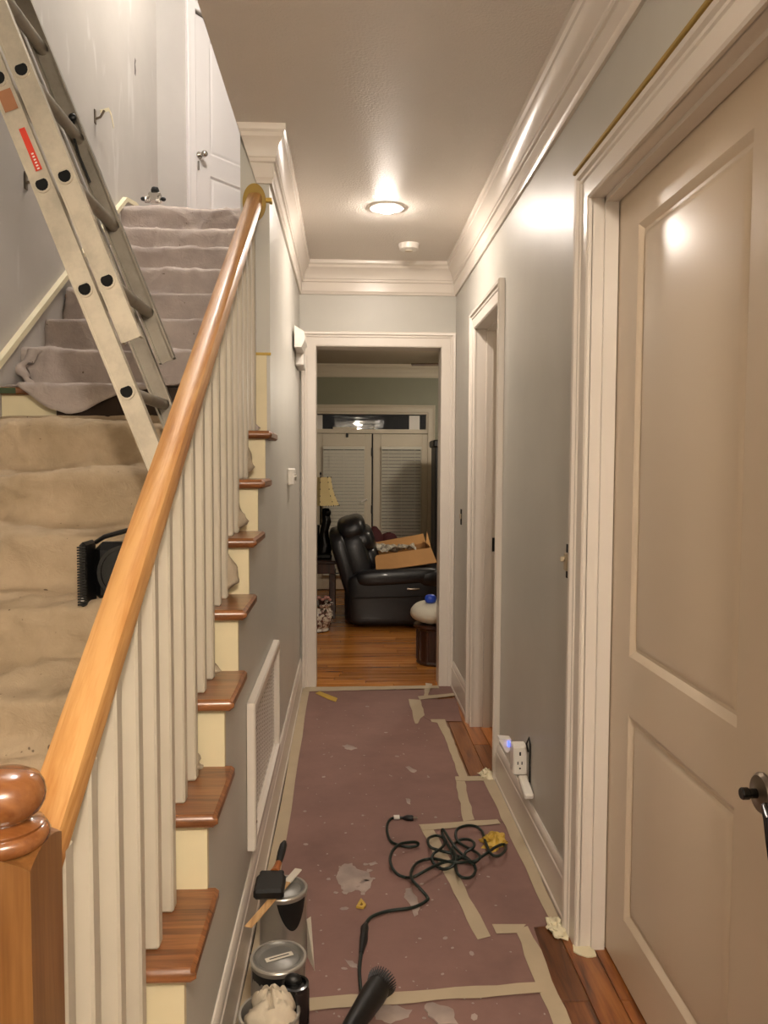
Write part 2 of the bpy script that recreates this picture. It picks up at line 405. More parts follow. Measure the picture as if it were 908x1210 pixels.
# ------------------------------------------------------------------ mouldings
CROWN = [(0,-.190),(.010,-.190),(.012,-.180),(.017,-.172),(.017,-.122),(.024,-.118),(.024,-.106),(.028,-.102),(.031,-.085),(.038,-.064),(.049,-.048),(.055,-.042),(.055,-.028),(.062,-.020),(.064,-.012),(.064,0),(0,0)]
def crown(name, path, z, label, prof=CROWN, mat=None):
    return struct(name, MB().sweep([(a,b,z) for a,b in path], prof, (0,0,1)), mat or M_trim, label, 'crown moulding', 25)
cw = crown('trim_1', [(XR,-1.68),(XR,YE),(XL,YE),(XL,2.95),(-.388,2.95)], ZC, 'white stepped crown moulding round the hall ceiling')
n_ = len(CROWN)
for v_ in list(cw.data.vertices)[-n_:]: v_.co.x += min(.19,(ZC-(v_.co.z+cw.location.z)))/.19*.062
crown('trim_2', [(2.3,YF),(-2.0,YF)], ZCF, 'crown moulding above the French doors', [(a,b*.72) for a,b in CROWN], M_trimflat)
CAS = [(0,0),(0,.011),(.006,.015),(.052,.015),(.057,.019),(.065,.019),(.072,.026),(.083,.028),(.088,.023),(.088,0)]
def casing(name, pts, normal, mat, label, prof=CAS):
    # pts run so that normal x direction points away from the opening
    return struct(name, MB().sweep(pts, prof, normal), mat, label, 'door casing', 25)
def flip(pr): return [(-u,v) for u,v in pr]
casing('trim_3', [(E0,YE,0),(E0,YE,EZ),(E1,YE,EZ),(E1,YE,0)], (0,-1,0), M_trim, 'white casing round the opening at the end of the hall', CAS)
casing('trim_4', [(XR,D1[0],0),(XR,D1[0],D1[2]),(XR,D1[1],D1[2]),(XR,D1[1],0)], (-1,0,0), M_trim, 'white casing round the large cream door', flip(CAS))
casing('trim_5', [(XR,D2[0],0),(XR,D2[0],D2[2]),(XR,D2[1],D2[2]),(XR,D2[1],0)], (-1,0,0), M_trim, 'white casing round the second open doorway', flip(CAS))
# jambs
struct('trim_6', MB().box(E0-.015,E0,YE-.002,YE+.13,0,EZ+.015).box(E1,E1+.015,YE-.002,YE+.13,0,EZ+.015).box(E0,E1,YE-.002,YE+.13,EZ,EZ+.015), M_trim, 'white jamb lining the end opening', 'door jamb', 0)
def jamb(name, D, stop, label):
    mb = MB()
    mb.box(XR-.002,XR+.125,D[0]-.02,D[0],0,D[2]+.02).box(XR-.002,XR+.125,D[1],D[1]+.02,0,D[2]+.02).box(XR-.002,XR+.125,D[0],D[1],D[2],D[2]+.02)
    a,b = stop
    mb.box(a,b,D[0],D[0]+.012,0,D[2]).box(a,b,D[1]-.012,D[1],0,D[2]).box(a,b,D[0],D[1],D[2]-.012,D[2])
    return struct(name, mb, M_trim, label, 'door jamb', 0)
jamb('trim_7', D1, (XR+.03,XR+.066), 'white jamb and stop of the large cream door')
j2 = jamb('trim_8', D2, (XR+.05,XR+.085), 'white jamb and stop of the second doorway')
obj('strike_plate', MB().box(XR+.09,XR+.118,D2[1]-.003,D2[1]+.001,.91,.98,.001), M_blackg, j2)
BASE = [(0,0),(.018,0),(.018,.016),(.014,.020),(.014,.125),(.011,.130),(.012,.142),(.007,.156),(.004,.160),(0,.160)]
def base(name, path, label): return struct(name, MB().sweep(path, BASE, (0,0,1)), M_trim, label, 'baseboard', 25)
base('baseboard_right', [(XR,D1[1]+.089,0),(XR,D2[0]-.089,0)], 'white baseboard between the two doors on the right wall')
base('baseboard_right_far', [(XR,D2[1]+.089,0),(XR,YE,0)], 'short white baseboard between the second doorway and the end wall')
base('baseboard_right_near', [(XR,-1.6,0),(XR,D1[0]-.089,0)], 'white baseboard on the right wall next to the viewer')
struct('baseboard_left', MB().sweep([(XL,YE,0),(XL,.74,0)], [(u,v*1.12) for u,v in BASE], (0,0,1)), M_trim, 'white baseboard along the foot of the left hall wall', 'baseboard', 25)
base('baseboard_far', [(2.3,YF,0),(.96,YF,0)], 'baseboard on the far room wall')
# stair skirt board along the stairwell wall, with a ledge cap
sk0, sk1 = 1.741-3.013*.668, .668
yt = 4.67
poly = [(.3,-.01+.0),(.3,sk0+sk1*.3),(yt,sk0+sk1*yt),(yt+.20,ZU+.13),(5.5,ZU+.13),(5.5,ZU-.2),(yt-.1,ZU-.4),(.9,-.01)]
struct('trim_9', MB().prism(poly,'X',XS,XS+.012), M_wall2, 'grey skirt board between the stairs and the stairwell wall', 'skirt board', 0)
t9 = struct('trim_10', MB().sweep([(XS+.012,.3,sk0+sk1*.3),(XS+.012,yt,sk0+sk1*yt),(XS+.012,yt+.20,ZU+.13),(XS+.012,5.5,ZU+.13)], [(-.012,-.012),(-.012,.012),(.012,.012),(.012,-.012)], (1,0,0)), M_tapep, 'cream cap strip along the top of the stair skirt board', 'trim')
tag(obj('masking_tape', MB().sweep([(XS+.0125,.3,sk0+sk1*.3-.014),(XS+.0125,yt-.01,sk0+sk1*(yt-.01)-.014)], [(-.009,0),(-.009,.0015),(.009,.0015),(.009,0)], (1,0,0)), M_yel), 'long yellow tape line below the cream cap of the stair skirt', 'tape')

# ------------------------------------------------------------------ doors
def panel_ring(mb, P, rings):
    """P(u,v,d): map; rings: list of (u0,u1,v0,v1,depth), outermost first, last is filled"""
    vs = []; fs = []
    for (u0,u1,v0,v1,d) in rings: vs += [P(u0,v0,d),P(u1,v0,d),P(u1,v1,d),P(u0,v1,d)]
    for i in range(len(rings)-1):
        for k in range(4): l = (k+1)%4; fs.append((i*4+k,i*4+l,i*4+4+l,i*4+4+k))
    n = (len(rings)-1)*4; fs.append((n,n+1,n+2,n+3)); mb.add(vs, fs)
def moulded(u0,u1,v0,v1):
    r = [(0,0),(.006,.003),(.016,.011),(.024,.011),(.034,.006),(.044,.004)]
    return [(u0+o,u1-o,v0+o,v1-o,-d) for o,d in r]
def door_face(P, w, h, panels, th):
    """slab of stiles and rails around rectangular holes"""
    mb = MB(); us = sorted({0,w}|{p[0] for p in panels}|{p[1] for p in panels}); vs = sorted({0,h}|{p[2] for p in panels}|{p[3] for p in panels})
    for a,b in zip(us,us[1:]):
        for c,d in zip(vs,vs[1:]):
            if any(p[0]<=a and b<=p[1] and p[2]<=c and d<=p[3] for p in panels): continue
            mb.add([P(a,c,0),P(b,c,0),P(b,d,0),P(a,d,0)], [(0,1,2,3)])
    for (a,c),(b,d) in [((0,0),(w,0)),((w,0),(w,h)),((w,h),(0,h)),((0,h),(0,0))]: mb.add([P(a,c,0),P(b,d,0),P(b,d,-th),P(a,c,-th)], [(0,1,2,3)])
    mb.add([P(0,0,-th),P(w,0,-th),P(w,h,-th),P(0,h,-th)], [(0,1,2,3)])
    return mb
XD = .72
P1 = lambda u,v,d: (XD-d, D1[1]-.003-u, .008+v)
W1, H1 = D1[1]-D1[0]-.006, D1[2]-.012
pan1 = [(.145,.705,.158,.700),(.145,.705,.850,1.932)]
d1 = struct('door_1', door_face(P1, W1, H1, pan1, .035), M_door, 'large closed cream two panel door at right foreground', 'door', 25)
for p in pan1:
    mb = MB(); panel_ring(mb, P1, moulded(*p)); obj('door_panel', mb, M_door, d1, 25)
hy, hz = 1.310, .777
h = obj('door_handle', MB().lathe((XD,hy,hz), [(.036,0),(.036,-.004),(.031,-.010),(.014,-.012),(.0125,-.013)], 28, 'X'), M_nickel, d1)
obj('handle_stem', MB().lathe((XD-.012,hy+.002,hz), [(.0085,0),(.0085,-.014),(.0105,-.016),(.0105,-.026),(.009,-.028)], 20, 'X'), M_blackg, h)
obj('handle_lever', MB().tube([(XD-.012,hy-.030,hz-.01),(XD-.020,hy-.062,hz-.018),(XD-.022,hy-.072,hz-.05),(XD-.020,hy-.076,hz-.10)], [.009,.013,.012,.008], 10), M_blackg, h)
# door of second doorway, swung open into the side room
P2 = lambda u,v,d: (XR+.125+u, D2[0]+.004-d*1.0, .008+v)
d2 = struct('door_2', door_face(P2, .6, 2.01, [(.1,.5,.16,.7),(.1,.5,.85,1.9)], .035), M_doorw, 'white door swung open inside the second doorway', 'door', 25)
for p in [(.1,.5,.16,.7),(.1,.5,.85,1.9)]:
    mb = MB(); panel_ring(mb, P2, moulded(*p)); obj('door_panel', mb, M_doorw, d2, 25)
# upstairs door in the angled wall
P3 = lambda u,v,d: ang(DU[0]+u, -.03+d, ZU+.01+v)
pan3 = [(.17,.64,.16,.85),(.17,.64,1.01,1.88)]
d3 = struct('door_3', door_face(P3, DU[1]-DU[0], 2.02, pan3, .035), M_doorw, 'white two panel door upstairs on the landing', 'door', 25)
for p in pan3:
    mb = MB(); panel_ring(mb, P3, moulded(*p)); obj('door_panel', mb, M_doorw, d3, 25)
q = A+T*(DU[0]+.06)+Nn*(-.03)
mb = MB(); mb.tube([q+Vector((0,0,ZU+.98)), q+Nn*.006+Vector((0,0,ZU+.98))], .028, 16); mb.tube([q+Vector((0,0,ZU+.98)), q+Nn*.05+Vector((0,0,ZU+.98))], .010, 10)
mb.ell(q+Nn*.06+Vector((0,0,ZU+.98)), (.027,.027,.025), n=14, m=8)
obj('door_knob', mb, M_chrome, d3)
obj('door_latch_key', MB().box(q.x-.008,q.x+.008,q.y-.03,q.y-.026,ZU+.86,ZU+.93,.002), M_chrome, d3)
casing('trim_11', [ang(DU[0]-.003,0,ZU),ang(DU[0]-.003,0,ZU+2.035),ang(DU[1]+.003,0,ZU+2.035),ang(DU[1]+.003,0,ZU)], Nn, M_doorw, 'white casing round the upstairs landing door', CAS)

# ------------------------------------------------------------------ staircase
st = thing('staircase', (-.75,.84,0), 'straight wooden staircase with stained treads and cream risers, mostly under drop cloths', 'stairs')
TP = []
def tread(k):
    y0,y1,z1,z0 = yk(k), yk(k+1)+.032, zk(k), zk(k)-.027
    mb = MB(); xa, xb = XS+.013, -.254
    prof = [(y1,z0),(y0+.010,z0),(y0+.003,z0+.006),(y0,z0+.0135),(y0+.003,z1-.006),(y0+.010,z1),(y1,z1)]
    n = len(prof); vs = [(xa,a,b) for a,b in prof]
    for e,(dx) in enumerate((.010,0)):
        pass
    end = [(xb-.010,)+q for q in prof]; vs += end
    tip = []
    for a,b in prof: tip.append((xb-(0.003 if abs(b-(z0+.0135))>.01 else 0), min(max(a,y0+.006),y1), z0+.0135+(b-z0-.0135)*.55))
    vs += tip
    fs = [tuple(range(n))[::-1]]
    for r in range(2):
        for i in range(n): j = (i+1)%n; fs.append((r*n+i,r*n+j,(r+1)*n+j,(r+1)*n+i))
    fs.append(tuple(2*n+i for i in range(n)))
    mb.add(vs, fs); return obj('tread', mb, M_tread, st, 30)
t0 = tread(-2)
for k in range(-1,7): again(t0, (0,G*(k+2),R*(k+2)), st)
def treadin(k):   # beyond the rail end the stairs are closed by the wall
    return obj('tread', MB().box(XS+.013,-.387,yk(k),yk(k+1)+.032,zk(k)-.027,zk(k),.007), M_tread, st, 30)
t7 = treadin(7)
for k in range(8,14): again(t7, (0,G*(k-7),R*(k-7)), st)
obj('tread_paint_smear', MB().box(XS+.0135,XS+.075,yk(7)-.0012,yk(7)+.01,zk(7)-.024,zk(7)-.003,.001), plain('green_smear','3f4f33',.6), t7, 0)
r0 = obj('riser', MB().box(XS+.013,XL+.0015,yk(-1)+.028,yk(-1)+.046,zk(-2),zk(-1)-.027), M_cream, st, 0)
for k in [-2]+list(range(0,7)): again(r0, (0,G*(k+1),R*(k+1)), st)
r7 = obj('riser', MB().box(XS+.013,-.387,yk(7)+.028,yk(7)+.046,zk(6),zk(7)-.027), M_cream, st, 0)
for k in range(8,15): again(r7, (0,G*(k-7),R*(k-7)), st)
obj('landing_nosing', MB().box(XS+.013,-.387,yk(14),yk(14)+.06,zk(14)-.027,zk(14)+.002,.007), M_tread, st, 30)
obj('runner_strip', MB().box(-1.05,-.42,yk(7)-.006,yk(7)+.0,zk(6)+.012,zk(7)+.002,.002), M_dark, st, 30)['label'] = 'dark brown strip covering the bare riser'

# ------------------------------------------------------------------ stair railing
XH = -.345
rl = thing('stair_railing', (XH,.806,0), 'oak handrail on square white balusters with a ball topped newel post', 'railing')
zr = lambda y: .922+.6921*(y-.92)       # top of handrail
hw = .0425
npst = MB(); yc = .806; nr = 10
zt = .945
# post body with gently arched tops on each face
ring = [(-hw,-hw),(hw,-hw),(hw,hw),(-hw,hw)]
vs = [(XH+a,yc+b,-.0) for a,b in ring]+[]
XN = XH-.003
def cap(i,j):
    u,v = -1+2*i, -1+2*j; e = lambda t: 1-t*t
    zz = zt + .011*max(e(u)*(abs(v)**6), e(v)*(abs(u)**6)) + .016*e(u)*e(v)
    return (XN+u*hw, yc+v*hw, zz)
npst.grid(cap, 14, 14)
for side in range(4):
    def sd(i,j,side=side):
        t = i; a = [(t,0),(1,t),(1-t,1),(0,1-t)][side]; q = cap(*a); return (q[0],q[1], q[2]*j)
    npst.grid(sd, 14, 1)
np_ = obj('newel_post', npst, M_oakz, rl, 30)
nb = MB().lathe((XN,yc,.953), [(.041,0),(.044,.004),(.0445,.010),(.042,.015),(.038,.017),(.039,.020),(.036,.022),(.028,.024),(.026,.026),(.030,.029),(.036,.034),(.040,.042),(.0412,.050),(.0395,.059),(.035,.067),(.024,.073),(.010,.0765),(0,.077)], 32)
obj('newel_ball', nb, M_ball, np_, 40)
ang_ = math.atan(.6921); y0r, y1r = .845, 2.944
L = (y1r-y0r)/math.cos(ang_)
hwid, hh = .027, .047
prof = [(-hwid+.006,-hh),(-hwid,-hh+.008),(-hwid,-.016),(-hwid+.004,-.006),(-hwid+.014,-.001),(0,0),(hwid-.014,-.001),(hwid-.004,-.006),(hwid,-.016),(hwid,-hh+.008),(hwid-.006,-hh)]
mb = MB().prism([(a,b) for a,b in prof], 'Y', 0, L)
hr = obj('handrail', mb, M_oak, rl, 30, origin=(0,0,0)); hr.rotation_euler = (ang_,0,-.0108)
hr.location = Vector((XH-.012,y0r,zr(y0r)))-WO[rl.name]; WO[hr.name] = Vector((XH,y0r,zr(y0r)))
ros = obj('wall_rosette', MB().lathe((XH+.010,2.951,zr(2.95)-.038), [(.050,0),(.050,-.004),(.043,-.006)], 28, 'Y', 1.35, .85), M_yel, rl); ros['label'] = 'yellowed rosette plate where the handrail meets the wall'
def baluster(k, dy):
    y = yk(k)+dy; z0 = zk(k); z1 = zr(y)-.045; a = .016
    mb = MB().box(XH-a,XH+a,y-a,y+a,z0,z1,.004); return obj('baluster', mb, M_balu, rl, 30)
DB = (.075,.192)
b1, b2 = baluster(-2,DB[0]+.02), baluster(-2,DB[1])
for k in range(-1,7):
    again(b1, (0,G*(k+2)-.02,R*(k+2)+.0), rl)
    again(b2, (0,G*(k+2),R*(k+2)), rl)

# ------------------------------------------------------------------ drop cloths
def hsh(i,j): return random.Random(i*7919+j*104729).uniform(-1,1)
def vn(x,y):
    i,j = math.floor(x),math.floor(y); a,b = x-i,y-j; a=a*a*(3-2*a); b=b*b*(3-2*b)
    return (hsh(i,j)*(1-a)+hsh(i+1,j)*a)*(1-b)+(hsh(i,j+1)*(1-a)+hsh(i+1,j+1)*a)*b
def profile(k0, k1, loose):
    """(y,z) line of a cloth lying over treads k0 (top) down to k1"""
    P = []
    for k in range(k0, k1-1, -1):
        P += [(yk(k+1)-.030, zk(k)+.016+loose), (yk(k)+.12, zk(k)+.012), (yk(k)+.02, zk(k)+.013), (yk(k)-.012, zk(k)+.006), (yk(k)-.016, zk(k)-.03), (yk(k)-.006-loose*.4, zk(k)-R*.55)]
    return P
def chaikin(P, n):
    for _ in range(n):
        Q = [P[0]]
        for a,b in zip(P,P[1:]): Q += [tuple(x*.75+y*.25 for x,y in zip(a,b)), tuple(x*.25+y*.75 for x,y in zip(a,b))]
        P = Q+[P[-1]]
    return P
def drape(P, xa, xb, nx, amp, seed, edge=None):
    mb = MB(); Q = [P[0]]
    for a,b in zip(P,P[1:]):
        d = math.dist(a,b); n = max(1,int(d/.016)); Q += [tuple(x+(y-x)*t/n for x,y in zip(a,b)) for t in range(1,n+1)]
    P = Q; n = len(P); acc = [0]
    for a,b in zip(P,P[1:]): acc.append(acc[-1]+math.dist(a,b))
    def fn(u,v):
        i = min(n-1, round(v*(n-1))); y,z = P[i]; a = P[max(0,i-1)]; b = P[min(n-1,i+1)]
        ty,tz = b[0]-a[0], b[1]-a[1]; l = math.hypot(ty,tz) or 1; ny,nz = tz/l,-ty/l
        if nz < 0 and ny > 0: ny,nz = -ny,-nz
        x = xa+(xb-xa)*u; s_ = acc[i]
        d = amp*(vn(x*4+seed, s_*9)+.6*vn(x*9+s_*5, s_*16+seed)+.35*vn(x*22, s_*26+seed))
        crease = max(0, 1-abs(((x*1.1+s_*2.1+.5*vn(x*3,s_*3+seed))%1.0)-.5)*9); d += amp*.9*crease
        for q_,(fa,fb,fc,sh) in enumerate(((1.7,2.6,.8,9),(-2.3,3.7,1.1,13),(3.1,1.2,.9,12))):
            t_ = (x*fa+s_*fb+fc*vn(x*2.2+q_*9+seed,s_*3.5))%1.0; d += amp*.75*max(0,1-abs(t_-.5)*sh)*(.5+.5*vn(x*2+q_*5,s_*3+seed))
        d = max(d, -.006)
        e = edge(u,v) if edge else 0
        return (x+e, y+ny*d, z+nz*d)
    return mb.grid(fn, nx, n-1)
P = [(yk(7)+.01, zk(6)+.055),(yk(7)+.0, zk(6)+.02)]+profile(6,-2,.010)+[(yk(-2)-.02,.02)]
lo = drape(chaikin(P,2), XS+.016, -.372, 84, .017, 3.0)
dl = tag(obj('drop_cloth', lo, M_clothlo, None, 80), 'tan canvas drop cloth covering the lower stair treads behind the balusters', 'drop cloth')
m_ = dl.modifiers.new('thick','SOLIDIFY'); m_.thickness = .003
def flap(u,v): return 0
P = [(yk(14)+.55, ZU+.012),(yk(14)+.35, ZU+.05),(yk(14)+.25, ZU+.02),(yk(14)+.12, ZU+.05),(yk(14)+.03,ZU+.035),(yk(14)-.012,ZU+.02),(yk(14)-.018,ZU-.04),(yk(14)-.008,ZU-.10)]+profile(13,8,.004)+[(yk(8)-.01, zk(7)+.05),(yk(8)-.03, zk(7)+.018),(yk(7)+.10,zk(7)+.013),(yk(7)+.004,zk(7)+.012)]
def up_edge(u,v): return (.045*vn(v*22,1.3) if u < .01 else 0)
hi = drape(chaikin(P,2), XS+.018, -.389, 72, .010, 11.0, up_edge)
dh = tag(obj('drop_cloth', hi, M_clothhi, None, 80), 'grey canvas drop cloth over the upper treads with a flap hanging at its lower end', 'drop cloth')
m_ = dh.modifiers.new('thick','SOLIDIFY'); m_.thickness = .003
def hang(u,v):   # the tongue of cloth that hangs over tread 7
    x = -1.15+u*.46; drop = [(0,.0),(.10,.03),(.22,.075),(.36,.098),(.48,.088),(.60,.055),(.75,.02),(1,.0)]
    for (a,p),(b,q) in zip(drop,drop[1:]):
        if a <= u <= b: d = p+(q-p)*(u-a)/(b-a)
    x += -.03*(1-u)*v
    s_ = v*(.13+d)
    yy = yk(7)+.105-s_ if s_ < .115 else yk(7)-.026-.006*math.sin(14*u)*v
    zz = zk(7)+.016 if s_ < .115 else zk(7)+.014-(s_-.115)
    return (x, yy+.006*vn(u*9,v*6), zz+.004*vn(u*7+3,v*5))
hg = obj('cloth_flap', MB().grid(hang, 26, 14), M_clothhi, dh, 80)
m_ = hg.modifiers.new('thick','SOLIDIFY'); m_.thickness = .003
def roll(u,v):   # bunched left edge of the upper cloth beside the skirt
    t = u; y = yk(8)-.02-.05*math.sin(t*2.5); z = zk(8)-.005-t*(R+.0)
    a = v*2*math.pi; rr = .022+.008*vn(t*6,2)
    return (-1.225+.03*vn(t*5,0)+rr*math.cos(a), y+rr*.8*math.sin(a), z+.01*vn(t*9,v*4))
obj('cloth_roll', MB().grid(roll, 16, 10), M_clothhi, dh, 80)
M_clothside = cloth('canvas_side', 'b3a58f', 'a09280')
def lobe(k, y, w, h, out, mat=M_clothside, root=None):   # cloth squeezed out between the balusters
    z0 = zk(k)+.003
    def fn(u,v):
        a = (u-.5)*math.pi; t = v
        rad = out*((.30+.70*t/.72) if t < .72 else 1-.9*(t-.72)/.28)*(1-.35*vn(k*3+t*5,u*4))
        return (XH-.012+max(0,rad*math.cos(a)), y+w*math.sin(a)*(.55+.45*math.cos(a))*(.6+.4*t)+.006*vn(t*6,k), z0+h*(1-t)*1.0+.004*vn(u*5,t*5+k))
    o = obj('cloth_fold', MB().grid(fn, 12, 14), mat, root or dl, 80); return o
lobe(6, yk(7)-.035, .030, .030, .055, M_clothhi)
lobe(5, yk(6)-.030, .035, .135, .048)
lobe(4, yk(5)-.030, .036, .120, .058)
lobe(3, yk(4)-.028, .038, .135, .062)
lobe(2, yk(3)-.022, .022, .045, .040)
lobe(1, yk(2)-.022, .022, .060, .040)

# ------------------------------------------------------------------ extension ladder against the stairwell wall
ld = thing('extension_ladder', (-.42,2.38,1.0), 'worn aluminium extension ladder leaning over the stairs against the left wall', 'ladder')
H1 = Vector((-.799,0,2.073)); dv = Vector((.3655,0,-.9308)); nv = Vector((.9308,0,.3655)); SP = .2885
def lp(t,n,y): q = H1+dv*t+nv*n; return (q.x,y,q.z)
def rail(n0,n1,t0,t1,ya,yb,inside):
    """channel: web on the outer face, flanges reaching inwards"""
    w = .003; mb = MB(); yo,yi = (ya,yb)
    s_ = 1 if yi > yo else -1
    def bx(na,nb,y0,y1):
        vs = [lp(t,n,y) for t in (t0,t1) for n in (na,nb) for y in (y0,y1)]
        mb.add(vs, [(0,1,3,2),(4,6,7,5),(0,4,5,1),(2,3,7,6),(0,2,6,4),(1,5,7,3)])
    bx(n0,n1,yo,yo+s_*w); bx(n0,n0+.006,yo-s_*.002,yi); bx(n1-.006,n1,yo-s_*.002,yi)
    return mb
YN, YFR = 2.170, 2.610
tA, tB = 1.165, .455
for nm,a,b,t0,t1,lb in [('rail',-.0275,.0270,-1.25,tA,'lower ladder section rail'),('rail',.0355,.090,-1.42,tB,'upper ladder section rail')]:
    obj(nm, rail(a,b,t0,t1,YN,YN+.026,1), M_alu, ld, 0)['label'] = 'near '+lb
    obj(nm, rail(a,b,t0,t1-(.32 if t1 > 1 else 0),YFR,YFR-.026,-1), M_alu2, ld, 0)['label'] = 'far '+lb
def rung(i, n):
    q0 = lp(i*SP,n,YN-.003); q1 = lp(i*SP,n,YFR+.002); r = .0180
    mb = MB(); m = 14; vs = []; fs = []
    D = [(math.cos(a)*r, min(.0125,math.sin(a)*r)) for a in [2*math.pi*k/m for k in range(m)]]
    for q in (q0,q1):
        for a,b in D: vs.append(Vector(q)+nv*a*.95-dv*b*1.0)
    n0 = 0
    for k in range(m): l = (k+1)%m; fs.append((k,l,m+l,m+k))
    mb.add(vs, fs); o = obj('rung', mb, M_alu2, ld, 40)
    mb = MB(); vs = []; fs = []
    for y,sc in ((YN-.004,1.28),(YN-.004,.98)):
        for a,b in D: q = Vector(lp(i*SP,n,y))+nv*a*.95*sc-dv*b*sc; vs.append(q)
    for y,sc in ((YN+.001,1.28),):
        for a,b in D: q = Vector(lp(i*SP,n,y))+nv*a*.95*sc-dv*b*sc; vs.append(q)
    for k in range(m): l = (k+1)%m; fs += [(k,l,m+l,m+k),(k,2*m+k,2*m+l,l)]
    mb.add(vs, fs); obj('rung_collar', mb, M_alu, o, 40)
    vs = [Vector(lp(i*SP,n,YN-.0034))+nv*a*.95*.97-dv*b*.97 for a,b in D]
    obj('rung_hollow', MB().add(vs, [tuple(range(m))]), M_hole, o, 0)
for i in range(-3,3): rung(i, 0)
for i in range(-4,2): rung(i, .063)
obj('rail_sticker', MB().add([lp(t,n,YN-.0026) for t,n in ((-.15,-.002),(-.15,.014),(-.035,.016),(-.035,-.002))], [(0,1,2,3)]), M_redst, ld, 0)
obj('rail_sticker', MB().add([lp(t,n,YN-.0026) for t,n in ((-.255,-.018),(-.255,.018),(-.20,.018),(-.20,-.018))], [(0,1,2,3)]), M_orange, ld, 0)
mb = MB()
for i in range(6):
    t = -.082+i*.008; mb.add([lp(a,n,YN-.0031) for a,n in ((t,.004),(t,.010),(t+.004,.010),(t+.004,.004))], [(0,1,2,3)])
obj('sticker_print', mb, M_white, ld, 0)
mb = MB().tube([lp(-.33,.075,YFR-.03),lp(-.30,.062,YFR-.045),lp(-.22,.052,YFR-.045),lp(-.14,.050,YFR-.03)], .004, 8); mb.ell(lp(-.34,.075,YFR-.032),(.013,.01,.013),n=10,m=6)
obj('rung_lock', mb, M_black, ld)

# ------------------------------------------------------------------ things on the stairs
wk = thing('work_light', (-.60,2.10,zk(3)+.012), 'black portable work light with finned side standing on the stairs behind the handrail', 'lamp')
zb = zk(3)+.014
mb = MB().box(-.690,-.672,2.07,2.16,zb,zb+.165,.008)
for i in range(22): mb.box(-.6915,-.671,2.064,2.072,zb+.008+i*.0068,zb+.0118+i*.0068)
obj('side_frame', mb, M_black, wk)
mb = MB().box(-.672,-.47,2.12,2.18,zb+.005,zb+.16,.02); obj('housing', mb, M_black, wk)
obj('reflector', MB().lathe((-.585,2.118,zb+.085), [(.062,-.012),(.062,-.004),(.05,.0),(.02,.012),(.0,.014)], 28, 'Y'), M_blackg, wk)
obj('lens_ring', MB().lathe((-.585,2.118,zb+.085), [(.07,0),(.07,-.016),(.061,-.016),(.061,-.002)], 28, 'Y'), M_blackg, wk)
obj('handle', MB().tube([(-.665,2.13,zb+.16),(-.64,2.12,zb+.175),(-.58,2.11,zb+.192),(-.50,2.11,zb+.205),(-.47,2.13,zb+.16)], .006, 8), M_black, wk)
obj('screw', MB().ell((-.681,2.068,zb+.022),(.005,.003,.005),n=10,m=6), M_white, wk)
for c_ in [wk]: c_.location = c_.location+Vector((.025,-.075,-.004))
fx = thing('light_fixture', (-1.08,4.80,ZU+.04), 'small chrome light fixture with a black cap lying on the cloth at the stair top', 'light fixture')
zf = ZU+.043
mb = MB().box(-1.125,-1.055,4.78,4.83,zf+.02,zf+.075,.008); obj('fixture_body', mb, M_chrome, fx)
obj('fixture_cap', MB().lathe((-1.088,4.80,zf+.074), [(.022,0),(.024,.012),(.018,.028),(.0,.032)], 16), M_black, fx)
for dx in (-.026,.022):
    obj('fixture_arm', MB().tube([(-1.09+dx,4.79,zf+.05),(-1.09+dx*1.6,4.76,zf+.03),(-1.09+dx*1.5,4.75,zf+.006),(-1.09+dx*.9,4.755,zf+.008),(-1.09+dx*.8,4.77,zf+.028)], .0085, 8), M_chrome, fx)
for dx in (-.062,.05): obj('fixture_knob', MB().ell((-1.09+dx,4.79,zf+.035),(.016,.012,.012),n=10,m=6), M_black, fx)
fx.location += Vector((-.005,-.12,.020))
# handrail brackets left on the wall
def bracket(y,z,label,tapey):
    o = thing('handrail_bracket', (XS,y,z), label, 'bracket', None)
    obj('bracket_plate', MB().box(XS,XS+.006,y-.012,y+.012,z-.045,z+.025,.002), M_nickel, o)
    obj('bracket_arm', MB().tube([(XS+.004,y,z-.02),(XS+.03,y-.004,z-.012),(XS+.05,y-.006,z+.02)], .006, 8), M_nickel, o)
    if tapey:
        obj('tape_scrap', MB().sweep([(XS+.03,y-.01,z+.012),(XS+.055,y+.05,z+.05),(XS+.05,y+.11,z+.05),(XS+.045,y+.17,z+.01)], [(-.008,0),(-.008,.002),(.008,.002),(.008,0)], (1,0,0)), M_tapep, o)
bracket(4.17,3.10,'wall bracket with a curl of yellowish tape, halfway up the stairs',True)
bracket(3.27,2.47,'small bare wall bracket behind the ladder, at the left edge',False)
tag(obj('wall_hole', MB().add([(XS+.0006,4.965+a,3.72+b) for a,b in ((-.012,-.045),(.010,-.05),(.02,-.01),(.008,.02),(.022,.05),(.0,.055),(-.012,.02))], [tuple(range(7))]), plain('gouge','5a5652',.9), None, 0), 'dark gouge in the grey stairwell wall above the brackets', 'hole')

